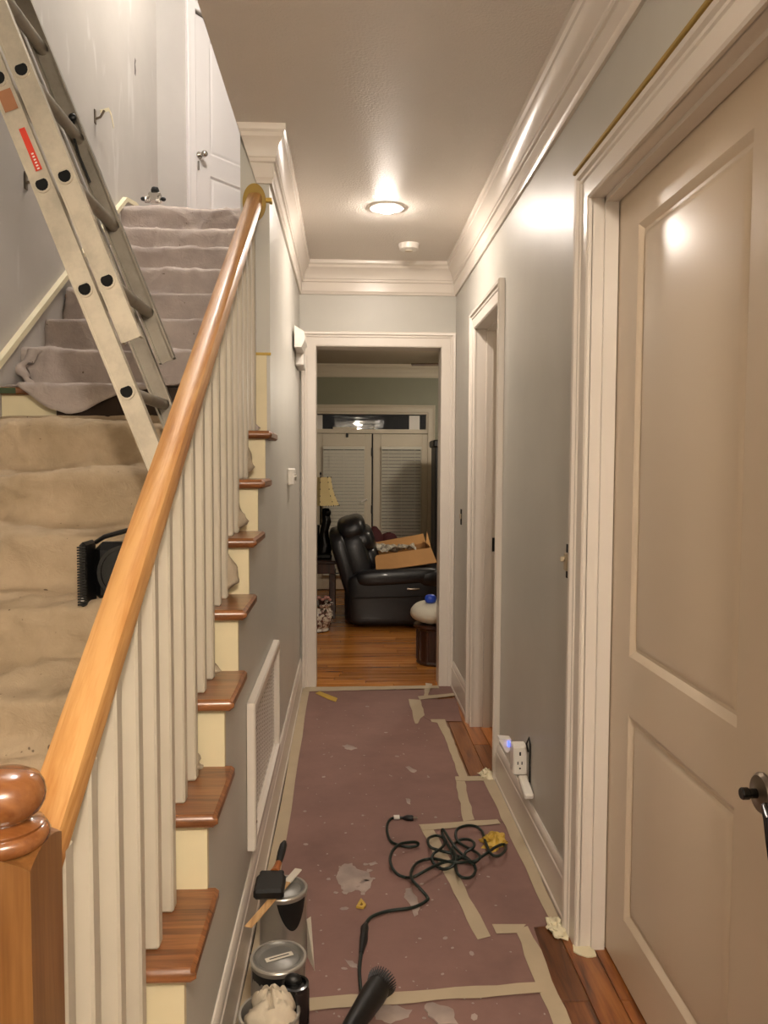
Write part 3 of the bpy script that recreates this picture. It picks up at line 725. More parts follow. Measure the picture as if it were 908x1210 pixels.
# ------------------------------------------------------------------ ceiling fittings
rc = thing('recessed_light', (.184,3.78,ZC), 'lit round recessed ceiling light in the hall', 'ceiling light')
obj('trim_ring', MB().lathe((.184,3.78,ZC), [(.052,-.001),(.056,-.006),(.078,-.005),(.082,-.001),(.082,.0)], 36), M_white, rc)
obj('bulb', MB().lathe((.184,3.78,ZC), [(.0,-.022),(.02,-.0205),(.036,-.016),(.046,-.010),(.05,-.003)], 28), M_bulb, rc)
sm = thing('smoke_detector', (.335,4.38,ZC), 'small round white smoke detector on the ceiling beyond the light', 'smoke detector')
obj('detector_body', MB().lathe((.335,4.38,ZC), [(.056,0),(.056,-.012),(.052,-.028),(.040,-.034),(0,-.035)], 28), M_white, sm)
obj('detector_vent', MB().lathe((.335,4.38,ZC-.034), [(.022,0),(.022,-.004),(.0,-.005)], 18), M_trimflat, sm)

# ------------------------------------------------------------------ hall wall fittings
ch = thing('door_chime', (XL,4.45,2.03), 'white door chime box high on the left wall next to the end opening', 'door chime')
obj('chime_base', MB().box(XL,XL+.045,4.36,4.62,1.955,2.05,.006), M_white, ch)
obj('chime_cover', MB().prism([(XL+.012,2.13),(XL+.060,2.10),(XL+.066,2.06),(XL+.048,2.02),(XL+.012,2.02)],'Y',4.13,4.36), M_white, ch, 25)
ch.location.z -= .07
th = thing('thermostat', (XL,3.85,1.29), 'small white thermostat on the left wall below the door chime', 'thermostat')
obj('thermostat_body', MB().box(XL,XL+.03,3.77,3.93,1.25,1.33,.006), M_white, th)
obj('thermostat_dial', MB().lathe((XL+.03,3.85,1.29), [(.02,0),(.02,.008),(0,.009)], 16, 'X'), M_chrome, th)
# return air grille
gr = thing('return_air_grille', (XL,2.62,.25), 'white perforated return air grille low on the left wall under the stairs', 'vent grille')
gy0,gy1,gz0,gz1 = 2.205,3.03,.252,.675
mb = MB().sweep([(XL+.002,gy0,gz0),(XL+.002,gy1,gz0),(XL+.002,gy1,gz1),(XL+.002,gy0,gz1)], [(0,0),(0,.020),(.006,.024),(.028,.024),(.034,.014),(.034,0)], (1,0,0), closed=True)
obj('grille_frame', mb, M_trim, gr, 25)
mb = MB(); ny, nz = 15, 27
for i in range(ny): yy = gy0+.036+(gy1-gy0-.072)*i/(ny-1); mb.box(XL+.0055,XL+.0060,yy-.012,yy+.012,gz0+.03,gz1-.03)
for j in range(nz): zz = gz0+.034+(gz1-gz0-.068)*j/(nz-1); mb.box(XL+.0054,XL+.0061,gy0+.03,gy1-.03,zz-.0038,zz+.0038)
gf = obj('grille_face', mb, M_trim, gr, 0); gf['kind'] = 'stuff'
obj('grille_duct', MB().box(XL+.0005,XL+.002,gy0+.02,gy1-.02,gz0+.02,gz1-.02), M_dark, gr, 0)
for zz in (.33,.60): obj('screw', MB().ell((XL+.026,gy0+.017,zz),(.003,.005,.005),n=8,m=5), M_nickel, gr)
# switches without cover plates
sw = thing('light_switch', (XR,2.30,1.06), 'bare beige light switch in an open wall box beside the large door casing', 'light switch')
obj('switch_box', MB().box(XR-.0015,XR+.001,2.268,2.318,1.012,1.112), M_hole, sw, 0)
obj('switch_body', MB().box(XR-.012,XR-.001,2.278,2.308,1.035,1.088,.003), M_tape, sw); obj('toggle', MB().box(XR-.026,XR-.012,2.289,2.298,1.062,1.078,.003), M_tape, sw)
s2 = thing('light_switch', (XR,4.49,1.06), 'dark open switch box near the end wall with wires showing', 'light switch')
obj('switch_box', MB().box(XR-.0015,XR+.001,4.465,4.52,1.012,1.10), M_hole, s2, 0)
obj('switch_body', MB().box(XR-.008,XR-.001,4.475,4.51,1.045,1.075,.003), M_tape, s2)
# outlet adapter
oa = thing('outlet_adapter', (XR-.03,2.80,.24), 'white plug-in outlet tower on the right wall above the baseboard', 'power outlet')
obj('adapter_body', MB().box(XR-.052,XR,2.775,2.835,.232,.338,.005), M_white, oa)
mb = MB()
mb.box(XR-.031,XR-.025,2.7740,2.7755,.305,.318)
for dx,dz in ((-.008,.272),(.007,.272)): mb.box(XR-.028+dx-.0018,XR-.028+dx+.0018,2.7740,2.7755,dz,dz+.011)
mb.ell((XR-.028,2.7746,.258),(.0035,.001,.0035),n=8,m=5)
obj('socket_slots', mb, M_hole, oa, 0)
nl = tag(obj('plug_adapter', MB().prism([(XR-.045,.338),(XR-.088,.342),(XR-.090,.335),(XR-.064,.290),(XR-.058,.288),(XR-.046,.30)],'Y',2.85,2.89), M_white, None, 25), 'small white wedge shaped charger on the far side of the outlet tower', 'charger')
obj('status_light', MB().box(XR-.059,XR-.051,2.842,2.850,.312,.334,.002), M_led, oa)
pg = tag(obj('usb_plug', MB().box(XR-.036,XR-.004,2.66,2.772,.205,.226,.004), M_white, None, 25), 'white plug hanging out of the bottom of the outlet tower', 'plug')
pg.rotation_euler = (.25,0,0)
tag(obj('wall_wire', MB().tube([(XR-.006,2.745,.33),(XR-.014,2.74,.36),(XR-.006,2.735,.385),(XR-.003,2.73,.36),(XR-.004,2.728,.30),(XR-.003,2.728,.21)], .0035, 6), M_black), 'thin dark wire loop on the wall behind the outlet tower', 'wire')
# yellow tape leftovers
tag(obj('masking_tape', MB().box(XR-.031,XR-.001,1.06,D1[1]+.092,D1[2]+.0885,D1[2]+.099,.002), M_yel), 'yellow tape strip along the top of the large door casing', 'tape')
tag(obj('masking_tape', MB().box(XL-.1,XL+.004,2.941,2.9485,1.742,1.752,.001), M_tapey), 'thin yellow tape line across the wall end above the bare patch', 'tape')
tag(obj('masking_tape', MB().box(XL-.012,XL+.010,2.935,2.97,zr(2.95)-.038,zr(2.95)-.024,.002), M_tapey), 'yellow tape scrap under the crown at the wall end beside the rosette', 'tape')

# ------------------------------------------------------------------ floor paper and tape
# outlines on the floor, metres
C_tapeA = [[0.445,4.128],[0.521,4.125],[0.524,3.694],[0.523,3.342],[0.487,3.344],[0.487,3.753],[0.474,4.071],[0.445,4.086]]
C_tapeB = [[0.357,4.499],[0.423,4.48],[0.42,4.2],[0.392,4.144],[0.371,4.061],[0.358,4.061]]
C_tapeB2 = [[0.488,4.836],[0.528,4.815],[0.476,4.563],[0.451,4.564]]
C_tapeB3 = [[0.415,4.548],[0.636,4.61],[0.634,4.558],[0.419,4.48]]
C_tapeC = [[0.467,3.335],[0.503,3.306],[0.485,2.924],[0.441,2.911]]
C_tapeE = [[0.469,3.344],[0.629,3.339],[0.628,3.292],[0.466,3.298]]
C_tapeF = [[0.27,2.889],[0.572,2.921],[0.578,2.885],[0.281,2.841]]
C_tapeG = [[0.274,2.868],[0.32,2.853],[0.411,2.177],[0.372,2.162]]
C_tapeH = [[0.426,2.235],[0.525,2.231],[0.497,2.19],[0.43,2.188]]
C_tapeI = [[0.488,2.207],[0.528,2.222],[0.54,2.108],[0.535,1.978],[0.541,1.814],[0.497,1.81],[0.491,1.962]]
C_tapeJ = [[-0.092,1.931],[0.493,1.969],[0.496,1.929],[-0.089,1.884]]
C_tapeD = [[0.584,3.312],[0.635,3.329],[0.645,3.054],[0.629,2.227],[0.601,2.254]]
C_P1 = [[0.438,4.48],[0.632,4.507],[0.607,4.094],[0.446,4.1],[0.402,4.201]]
C_P2 = [[0.5,3.306],[0.594,3.303],[0.598,2.905],[0.48,2.91]]
C_P0 = [[0.529,4.777],[0.653,4.773],[0.641,4.61],[0.487,4.58]]
C_splat = [[-0.026,2.576],[-0.004,2.609],[0.019,2.613],[0.035,2.579],[0.069,2.555],[0.084,2.506],[0.077,2.455],[0.057,2.425],[0.028,2.446],[0.007,2.427],[-0.014,2.453],[-0.026,2.5],[-0.032,2.543]]
C_splat2 = [[-0.019,3.747],[0.006,3.77],[0.026,3.746],[0.05,3.711],[0.026,3.689],[0.002,3.701]]
C_splat3 = [[0.262,3.468],[0.281,3.478],[0.307,3.427],[0.297,3.398],[0.277,3.418]]
C_splat4 = [[0.187,2.445],[0.209,2.454],[0.213,2.409],[0.226,2.351],[0.214,2.296],[0.2,2.288],[0.196,2.361],[0.18,2.391]]
C_splat5 = [[0.19,1.894],[0.223,1.902],[0.26,1.876],[0.265,1.825],[0.225,1.827],[0.203,1.857]]
C_splat6 = [[0.068,1.881],[0.09,1.904],[0.128,1.897],[0.16,1.877],[0.145,1.848],[0.107,1.837],[0.075,1.85]]
C_splat7 = [[-0.005,2.089],[0.025,2.073],[0.031,2.047],[0.009,2.059]]
C_splat8 = [[0.076,2.611],[0.099,2.622],[0.104,2.61],[0.081,2.594]]
C_splat9 = [[0.241,3.133],[0.257,3.125],[0.256,3.076],[0.24,3.085]]
C_scrapY = [[-0.183,4.637],[-0.159,4.671],[-0.052,4.529],[-0.061,4.463],[-0.105,4.514]]
C_scrapY2 = [[0.035,2.34],[0.046,2.372],[0.056,2.348],[0.05,2.335]]
C_flapW = [[0.632,2.132],[0.662,2.135],[0.689,2.114],[0.682,2.076],[0.656,2.069],[0.629,2.097]]
C_cord = [[0.218,2.94,0.007],[0.208,2.943,0.007],[0.174,2.94,0.007],[0.155,2.9,0.007],[0.149,2.827,0.007],[0.158,2.757,0.007],[0.18,2.729,0.007],[0.213,2.711,0.007],[0.243,2.715,0.007],[0.253,2.714,0.017],[0.242,2.711,0.025],[0.212,2.696,0.031],[0.185,2.677,0.035],[0.159,2.635,0.035],[0.146,2.58,0.031],[0.151,2.533,0.025],[0.169,2.505,0.017],[0.193,2.504,0.007],[0.215,2.476,0.024],[0.249,2.49,0.033],[0.288,2.528,0.032],[0.327,2.571,0.022],[0.367,2.602,0.013],[0.4,2.626,0.014],[0.41,2.637,0.024],[0.434,2.644,0.033],[0.445,2.681,0.032],[0.436,2.727,0.022],[0.411,2.749,0.013],[0.383,2.721,0.014],[0.367,2.66,0.024],[0.368,2.594,0.033],[0.359,2.546,0.032],[0.343,2.536,0.022],[0.319,2.543,0.013],[0.297,2.566,0.014],[0.287,2.589,0.024],[0.297,2.612,0.033],[0.323,2.645,0.032],[0.344,2.703,0.022],[0.348,2.758,0.013],[0.326,2.78,0.014],[0.295,2.744,0.024],[0.284,2.693,0.033],[0.291,2.655,0.032],[0.322,2.653,0.022],[0.358,2.65,0.013],[0.394,2.615,0.014],[0.417,2.568,0.024],[0.441,2.565,0.033],[0.449,2.593,0.032],[0.439,2.646,0.021],[0.416,2.697,0.013],[0.395,2.733,0.014],[0.391,2.763,0.025],[0.403,2.791,0.033],[0.44,2.818,0.032],[0.475,2.832,0.021],[0.494,2.814,0.013],[0.494,2.775,0.015],[0.488,2.686,0.025],[0.49,2.599,0.033],[0.511,2.589,0.031],[0.541,2.637,0.021],[0.558,2.691,0.013],[0.549,2.704,0.015],[0.515,2.662,0.025],[0.479,2.609,0.033],[0.449,2.579,0.031],[0.424,2.565,0.021],[0.413,2.607,0.013],[0.389,2.656,0.015],[0.366,2.717,0.025],[0.352,2.773,0.033],[0.346,2.79,0.031],[0.346,2.779,0.021],[0.356,2.716,0.013],[0.363,2.635,0.015],[0.36,2.534,0.025],[0.358,2.47,0.034],[0.374,2.451,0.031],[0.402,2.474,0.021],[0.424,2.527,0.012],[0.426,2.561,0.015],[0.406,2.563,0.026],[0.373,2.542,0.034],[0.336,2.558,0.031],[0.3,2.598,0.02],[0.266,2.611,0.012],[0.233,2.578,0.015],[0.213,2.51,0.026],[0.207,2.448,0.034],[0.221,2.412,0.031],[0.249,2.389,0.007],[0.247,2.364,0.007],[0.201,2.326,0.007],[0.125,2.31,0.007],[0.077,2.283,0.007],[0.057,2.246,0.007],[0.053,2.213,0.007],[0.049,2.16,0.007],[0.041,2.106,0.007],[0.035,2.029,0.007],[0.038,1.944,0.007],[0.04,1.906,0.007]]
def slab(poly, z0, z1): return MB().prism(poly,'Z',z0,z1)
main = [(XL+.03,.4),(XL+.03,4.70),(.50,4.70),(.515,4.60),(.520,4.20),(.505,4.13)]
a_ = C_tapeA
main += [tuple(a_[1]),tuple(a_[2]),(a_[3][0]-.006,a_[3][1]),(XR-.03,3.40),(XR-.022,3.3),(XR-.022,2.32),(.62,2.235),(.545,2.22)]
i_ = C_tapeI
main += [tuple(i_[2]),tuple(i_[3]),(i_[4][0]-.006,i_[4][1]),(i_[4][0]-.02,.4)]
ps = tag(obj('floor_paper', slab(main,.0002,.0022), M_paper, None, 0), 'brown rosin paper sheet taped down the length of the hall floor', 'floor paper')
p1 = tag(obj('floor_paper', slab([tuple(q) for q in C_P1],.0024,.0040), M_paper, None, 0), 'small brown paper patch between the end opening and the second doorway', 'floor paper')
p2 = tag(obj('floor_paper', slab([tuple(q) for q in C_P2],.0024,.0040), M_paper, None, 0), 'narrow brown paper patch beside the right baseboard below the outlet tower', 'floor paper')
p0 = tag(obj('floor_paper', slab([tuple(q) for q in C_P0],.0024,.0040), M_paper, None, 0), 'tiny brown paper patch in the corner by the end opening', 'floor paper')
def rough_edge(poly, n=4, a=.0035):
    out = []
    for p,q in zip(poly, poly[1:]+poly[:1]):
        L = math.dist(p,q); m = max(1,min(14,int(L/.05)))
        for i in range(m): t = i/m; out.append((p[0]+(q[0]-p[0])*t+random.uniform(-a,a)*(i>0), p[1]+(q[1]-p[1])*t+random.uniform(-a,a)*(i>0)))
    return out
def tape(poly, par, z=.0042): return obj('tape_strip', slab(rough_edge([tuple(q) for q in poly]),z,z+.0008), M_tape, par, 0)
tape([(XL+.019,.75),(XL+.019,4.74),(XL+.060,4.74),(XL+.072,.75)], ps)
tape([(XL+.03,4.67),(XL+.03,4.765),(.56,4.775),(.56,4.715)], ps, .0052)['label'] = 'pale strip along the threshold'
tape(C_tapeA, ps); tape(C_tapeC, p2,.0046); tape(C_tapeD, ps, .0050); tape(C_tapeE, p2, .0054); tape(C_tapeF, ps, .0054); tape(C_tapeG, ps); tape(C_tapeH, ps, .0046); tape(C_tapeI, ps); tape(C_tapeJ, ps,.0056)
tape(C_tapeB, p1,.0046); tape(C_tapeB2, p0,.0046); tape(C_tapeB3, p1,.0054)
def blob(poly, n):
    P = [tuple(q) for q in poly]; P = P+[P[0]]; out = []
    for a,b in zip(P,P[1:]):
        for i in range(n): t = i/n; j = .004*min(1,math.dist(a,b)/.03); out.append((a[0]+(b[0]-a[0])*t+random.uniform(-j,j), a[1]+(b[1]-a[1])*t+random.uniform(-j,j)))
    return out
for key in (C_splat,C_splat2,C_splat3,C_splat4,C_splat5,C_splat6,C_splat7,C_splat8,C_splat9):
    obj('paint_splat', slab(blob(key,3),.0023,.0064 if key is C_splat5 else .0032), M_splat, ps, 0)
cx_ = sum(q[0] for q in C_splat)/len(C_splat); cy_ = sum(q[1] for q in C_splat)/len(C_splat)
for i in range(16):
    an = random.uniform(0,6.283); rr_ = random.uniform(.035,.085); s_ = random.uniform(.004,.013)
    pts = [(cx_+rr_*math.cos(an)+s_*random.uniform(.5,1.2)*math.cos(t*1.047), cy_+1.3*rr_*math.sin(an)+s_*random.uniform(.5,1.2)*math.sin(t*1.047)) for t in range(6)]
    obj('paint_chip', slab(pts,.0023,.0036), M_splat, ps, 0)
mb = MB()
for i in range(230):
    xx,yy = random.uniform(-.18,.5), 1.85+2.6*random.random()**1.6; r_ = random.uniform(.0012,.0045)*(1 if random.random() < .85 else 2.2)
    if xx > .40 and 3.35 < yy: continue
    e = random.uniform(.5,1.8); an = random.uniform(0,3.1)
    pts = [(xx+r_*(math.cos(an)*math.cos(t)*e-math.sin(an)*math.sin(t)), yy+r_*(math.sin(an)*math.cos(t)*e+math.cos(an)*math.sin(t))) for t in [k*1.0472 for k in range(6)]]
    mb.prism(pts,'Z',.0022,.0028)
sp = obj('paint_specks', mb, M_splat, ps, 0); sp['kind'] = 'stuff'
tag(obj('tape_scrap', slab([tuple(q) for q in C_scrapY],.003,.006), M_tapey, None, 0), 'loose yellowish tape scrap at the far left of the paper near the opening', 'tape')
mb = MB().sweep([tuple(q)+(.004,) for q in C_scrapY2], [(-.004,0),(-.004,.006),(.004,.006),(.004,0)], (0,0,1), closed=True)
tag(obj('tape_scrap', mb, M_tapey, None, 0), 'tiny curled yellow tape loop on the paper near the cord connector', 'tape')
tag(obj('tape_scrap', slab(blob(C_flapW,2),.0005,.004), M_tapep, None, 0), 'torn whitish tape flap on the bare planks at the foot of the door casing', 'tape')
def crumple(cx,cy,w,d,h,seed):
    mb = MB()
    def fn(u,v):
        a = u*2*math.pi; t = v*math.pi/2; n_ = 1+.38*vn(math.cos(a)*2.3+seed,math.sin(a)*2.3+v*3)+.25*vn(a*3,v*7+seed)
        return (cx+w*math.cos(a)*math.cos(t)*n_, cy+d*math.sin(a)*math.cos(t)*n_, .003+h*math.sin(t)*max(.3,n_))
    return mb.grid(fn, 26, 9)
tb = tag(obj('tape_wad', crumple(.526,2.735,.042,.048,.035,4.2), M_tapey, None, 20), 'crumpled wad of yellow masking tape beside the coiled cord', 'tape')
mb = crumple(XR-.04,3.36,.035,.05,.022,9.1)
tag(obj('tape_scrap', mb, M_tapep, None, 20), 'torn pale tape bits at the near foot of the second doorway casing', 'tape')
tag(obj('tape_scrap', crumple(.612,2.215,.028,.05,.014,2.1), M_tapep, None, 20), 'torn pale tape bits at the baseboard end by the large door', 'tape')

# ------------------------------------------------------------------ extension cord
ec = thing('extension_cord', (.18,2.7,.003), 'dark green extension cord coiled on the brown paper with its plug showing', 'extension cord')
def catmull(P, n):
    out = []
    for i in range(len(P)-1):
        p0,p1,p2,p3 = [Vector(P[min(max(j,0),len(P)-1)]) for j in (i-1,i,i+1,i+2)]
        for s_ in range(n):
            t = s_/n; out.append(.5*((2*p1)+(p2-p0)*t+(2*p0-5*p1+4*p2-p3)*t*t+(3*p1-p0-3*p2+p3)*t**3))
    return out+[Vector(P[-1])]
cp = [(a,b,max(c,.0085)) for a,b,c in C_cord]
obj('cord', MB().tube(catmull(cp,5), .0050, 8), M_cord, ec, 60)
p = Vector(cp[0]); d_ = Vector((1,-.12,.0)).normalized()
obj('plug', MB().tube([p-d_*.005,p+d_*.004,p+d_*.012,p+d_*.03,p+d_*.036],[.005,.009,.0125,.0125,.010],10), M_black, ec)
for s_ in (-.004,.005): obj('prong', MB().tube([p+d_*.036+Vector((0,s_,.002)),p+d_*.052+Vector((0,s_,.002))], .0022, 6), M_chrome, ec)
p = Vector(cp[1])
obj('cord_tag', MB().box(p.x-.028,p.x-.006,p.y-.010,p.y+.014,p.z-.002,p.z+.0055,.001), M_white, ec)
a = [q for q in cp if abs(q[0]-cp[-6][0]) < 1e9][-7:]
c0,c1 = Vector(cp[-6]),Vector(cp[-5])
obj('cord_connector', MB().tube([Vector(cp[-7]),c0+Vector((0,.004,.004)),(c0+c1)/2+Vector((0,0,.005)),c1+Vector((0,0,.004)),Vector(cp[-4])],[.006,.012,.0105,.012,.006],10), M_black, ec)

# ------------------------------------------------------------------ paint cans and tools
def can(x,y,label,hgt=.185,r=.066,closed=True):
    o = thing('paint_can', (x,y,.004), label, 'paint can', 'paint cans beside the left baseboard')
    z = .0045
    pr = [(r-.004,0),(r,.002),(r,.006),(r-.002,.008),(r-.002,hgt-.012),(r,hgt-.008),(r+.001,hgt-.003),(r-.001,hgt),(r-.006,hgt),(r-.007,hgt-.006)]
    if not closed: pr += [(r-.007,hgt-.05),(0,hgt-.05)]
    obj('can_body', MB().lathe((x,y,z), pr, 36), M_tin, o)
    if closed:
        obj('can_lid', MB().lathe((x,y,z+hgt), [(r-.006,-.006),(r-.006,-.001),(r-.010,.001),(r-.014,-.004),(r-.019,-.006),(r-.022,-.004),(0,-.003)], 36), M_lid, o)
    return o
k1 = can(-.172,2.124,'closed paint can farthest from the viewer with a black brush and stick on its lid')
k2 = can(-.159,1.815,'closed paint can in the middle with a white label strip on its lid')
k3 = can(-.165,1.655,'open paint can nearest the viewer holding a balled up white rag', .165, .066, False)
zl = .0045+.185
def labelstrip():
    mb = MB().box(-.033,.033,-.0075,.0075,0,.0012); R_ = Matrix.Rotation(.42,3,'Z'); mb.rot(R_,(0,0,0)); mb.v = [(a-.157,b+1.815,c+zl-.002) for a,b,c in mb.v]; return mb
ls = obj('lid_label', labelstrip(), M_paintw, k2, 0)
mb = MB().box(-.024,.024,-.0016,.0016,.0012,.0016); mb.rot(Matrix.Rotation(.42,3,'Z'),(0,0,0)); mb.v = [(a-.157,b+1.815,c+zl-.002) for a,b,c in mb.v]
obj('label_line', mb, M_black, k2, 0)
# black paint runs under the rim of can 2 and the dark label of can 1
def cyl_patch(cx,cy,r,a0,a1,pts,name,par,mat):
    mb = MB(); n = len(pts)
    vs = []
    for t,z0,z1 in pts: a = a0+(a1-a0)*t; vs += [(cx+r*math.cos(a),cy+r*math.sin(a),z0),(cx+r*math.cos(a),cy+r*math.sin(a),z1)]
    mb.add(vs, [(2*i,2*i+2,2*i+3,2*i+1) for i in range(n-1)]); return obj(name, mb, mat, par, 40)
dr = [(i/24, zl-.030-.018*abs(vn(i*.9,3)), zl-.014) for i in range(25)]
cyl_patch(-.159,1.815,.0645,-math.pi*.85,-math.pi*.25,dr,'paint_drip',k2,M_black)
dr = [(i/16, zl-.016-.075*math.sin(math.pi*i/16)**.8, zl-.014) for i in range(17)]
cyl_patch(-.172,2.124,.0645,-math.pi*.56,-math.pi*.12,dr,'paint_drip',k1,M_black)
# rag
def ragf(u,v):
    a = u*2*math.pi; t = v*math.pi/2; n_ = 1+.28*vn(math.cos(a)*3+7,math.sin(a)*3+v*4)+.18*(1-2*abs(vn(math.cos(a)*4+2,math.sin(a)*4+v*7)))
    return (-.160+.057*math.cos(a)*math.cos(t)*min(1.03,n_), 1.65+.057*math.sin(a)*math.cos(t)*min(1.03,n_), .150+.062*math.sin(t)*n_)
tag(obj('rag', MB().grid(ragf,34,12), M_rag, None, 60), 'crumpled off-white rag stuffed in the open paint can', 'rag')
# stir stick and brush lying on can 1
d_ = Vector((-.090,-.235,0)).normalized()
mb = MB().box(-.0105,.0105,-.15,.15,0,.004,.0015); mb.rot(Matrix.Rotation(math.atan2(-d_.x,d_.y)*1.0,3,'Z'),(0,0,0)); mb.v = [(a-.190,b+2.070,c+zl+.0022-(b<0)*.0) for a,b,c in mb.v]
ss = tag(obj('stir_stick', mb, M_stick, None, 0), 'flat wooden stir stick lying across the farthest can', 'stir stick')
mb = MB().box(-.0108,.0108,.075,.151,-.0003,.0046,.0015); mb.rot(Matrix.Rotation(math.atan2(-d_.x,d_.y)+math.pi,3,'Z'),(0,0,0)); mb.v = [(a-.190,b+2.070,c+zl+.0022) for a,b,c in mb.v]
obj('painted_end', mb, M_paintw, ss, 0)
br = thing('paint_brush', (-.20,2.10,zl), 'wide black paint brush with a black tipped handle lying on the farthest can', 'paint brush')
bz = zl+.012
mb = MB().box(-.245,-.165,2.045,2.135,bz-.006,bz+.022,.007); obj('bristles', mb, M_black, br)
obj('ferrule', MB().box(-.238,-.172,2.128,2.158,bz-.002,bz+.020,.004), M_black, br)
obj('brush_neck', MB().tube([(-.198,2.155,bz+.01),(-.194,2.18,bz+.014),(-.191,2.20,bz+.018)],[.016,.010,.009],10), M_bwood, br)
obj('handle', MB().tube([(-.191,2.20,bz+.018),(-.187,2.235,bz+.026),(-.183,2.27,bz+.034),(-.181,2.285,bz+.037)],[.009,.0115,.011,.006],10), M_black, br)
# white scrap beside can 1
tag(obj('paper_scrap', MB().add([(-.105,2.10,.004),(-.083,2.04,.004),(-.098,2.15,.09),(-.108,2.12,.10),(-.106,2.11,.004)], [(0,1,2,3),(0,4,3)]), M_paintw, None, 0), 'folded white paper scrap against the side of the farthest can', 'paper')
# black spray can like tube
sc = thing('black_tube', (-.112,1.70,.004), 'black cylindrical tube standing in front of the middle can, with a side clip', 'tube')
obj('tube_body', MB().lathe((-.112,1.70,.004), [(.030,0),(.031,.004),(.031,.180),(.029,.188),(.030,.190),(.030,.196),(.024,.197),(.023,.190),(0,.190)], 28), M_blackg, sc)
obj('tube_cap', MB().ell((-.118,1.715,.196),(.020,.014,.016),n=14,m=8), M_black, sc)
obj('tube_clip', MB().box(-.152,-.141,1.692,1.708,.125,.188,.004), M_black, sc)
# bristle brush tool in front
bt = thing('bristle_brush', (.03,2.0,.02), 'black round bristle brush tool lying on the paper at the bottom edge by the cord', 'brush')
a = Vector((.0,1.735,.048)); b = Vector((.083,1.905,.052)); u_ = (b-a).normalized()
obj('brush_body', MB().tube([a,a+u_*.04,a+u_*.09,a+u_*.15,a+u_*.185],[.020,.024,.027,.031,.030],16), M_black, bt)
mb = MB(); sdv = u_.orthogonal().normalized(); s2v = u_.cross(sdv)
for ring_,nn in ((.029,34),(.023,26),(.015,16),(.007,8)):
    for i in range(nn):
        an = 2*math.pi*i/nn; o_ = (sdv*math.cos(an)+s2v*math.sin(an)); base_ = a+u_*.18+o_*ring_
        mb.tube([base_, base_+u_*.027+o_*.008*ring_/.028],[.0024,.0012],4)
bs = obj('bristles', mb, M_black, bt, 0); bs['kind'] = 'stuff'
obj('brush_tip', MB().ell(a+u_*.182,(.027,.027,.018),n=14,m=8), M_black, bt)

# ------------------------------------------------------------------ far room: French doors with transom and blinds
casing('trim_12', [(-.335,YF,0),(-.335,YF,1.925),(.872,YF,1.925),(.872,YF,0)], (0,-1,0), M_trimflat, 'pale casing round the French doors and transom', [(u*.9,v) for u,v in CAS])
wn = thing('window_1', (.27,YF+.03,1.70), 'long narrow transom window above the French doors', 'window', None, 'structure')
fr = MB().box(-.335,.872,YF+.0,YF+.07,1.70,1.745,.003).box(-.335,.872,YF,YF+.07,1.905,1.93,.003).box(-.335,-.32,YF,YF+.07,1.745,1.905).box(.856,.872,YF,YF+.07,1.745,1.905)
obj('window_frame', fr, M_trimflat, wn, 0); obj('pane', MB().box(-.32,.856,YF+.03,YF+.036,1.745,1.905), M_glass, wn, 0)
obj('window_sill_strip', MB().box(-.15,.11,YF-.006,YF+.02,1.745,1.765,.002), M_trimflat, wn)
obj('sash_lock', MB().box(.285,.300,YF-.01,YF+.01,1.745,1.772,.003), M_white, wn)
for x0,x1,lb in [(-.325,-.262,'white paper note in the left end of the transom window'),(.672,.786,'white paper note in the right end of the transom window')]:
    tag(obj('paper_note', MB().box(x0,x1,YF+.012,YF+.014,1.742,1.893), M_white, None, 0), lb, 'paper')
PF = lambda x0: (lambda u,v,d: (x0+u, YF-.0+.03-d, .01+v))
def french(name, x0, w, gl, label):
    o = thing(name, (x0+w/2,YF+.03,0), label, 'door', None, 'structure')
    obj('stile', MB().box(x0,gl[0],YF,YF+.045,.01,1.695,.003), M_trimflat, o, 0); obj('stile', MB().box(gl[1],x0+w,YF,YF+.045,.01,1.695,.003), M_trimflat, o, 0)
    obj('rail', MB().box(gl[0],gl[1],YF,YF+.045,1.565,1.695,.003), M_trimflat, o, 0); obj('rail', MB().box(gl[0],gl[1],YF,YF+.045,.01,.16,.003), M_trimflat, o, 0)
    obj('pane', MB().box(gl[0],gl[1],YF+.03,YF+.036,.16,1.565), M_glass, o, 0)
    mb = MB().sweep([(gl[0],YF-.0,.16),(gl[1],YF,.16),(gl[1],YF,1.565),(gl[0],YF,1.565)],[(0,0),(0,.012),(.010,.014),(.016,.006),(.016,0)],(0,-1,0),closed=True)
    obj('pane_moulding', mb, M_trimflat, o, 25)
    return o
f1 = french('door_4', -.325, .592, (-.262,.20), 'left French door with a white blind in the far room')
f2 = french('door_5', .283, .592, (.364,.813), 'right French door with a white blind in the far room')
for z_ in (.30,.88,1.50): obj('hinge', MB().box(.262,.278,YF-.014,YF,z_-.045,z_+.045,.002), M_black, f1)
obj('door_bolt', MB().box(-.01,.015,YF-.014,YF,1.655,1.70,.002), M_black, f1)
obj('door_lever', MB().tube([(.215,YF-.01,.985),(.20,YF-.05,.985),(.17,YF-.055,.972),(.155,YF-.055,.955)],.010,8), M_white, f1)
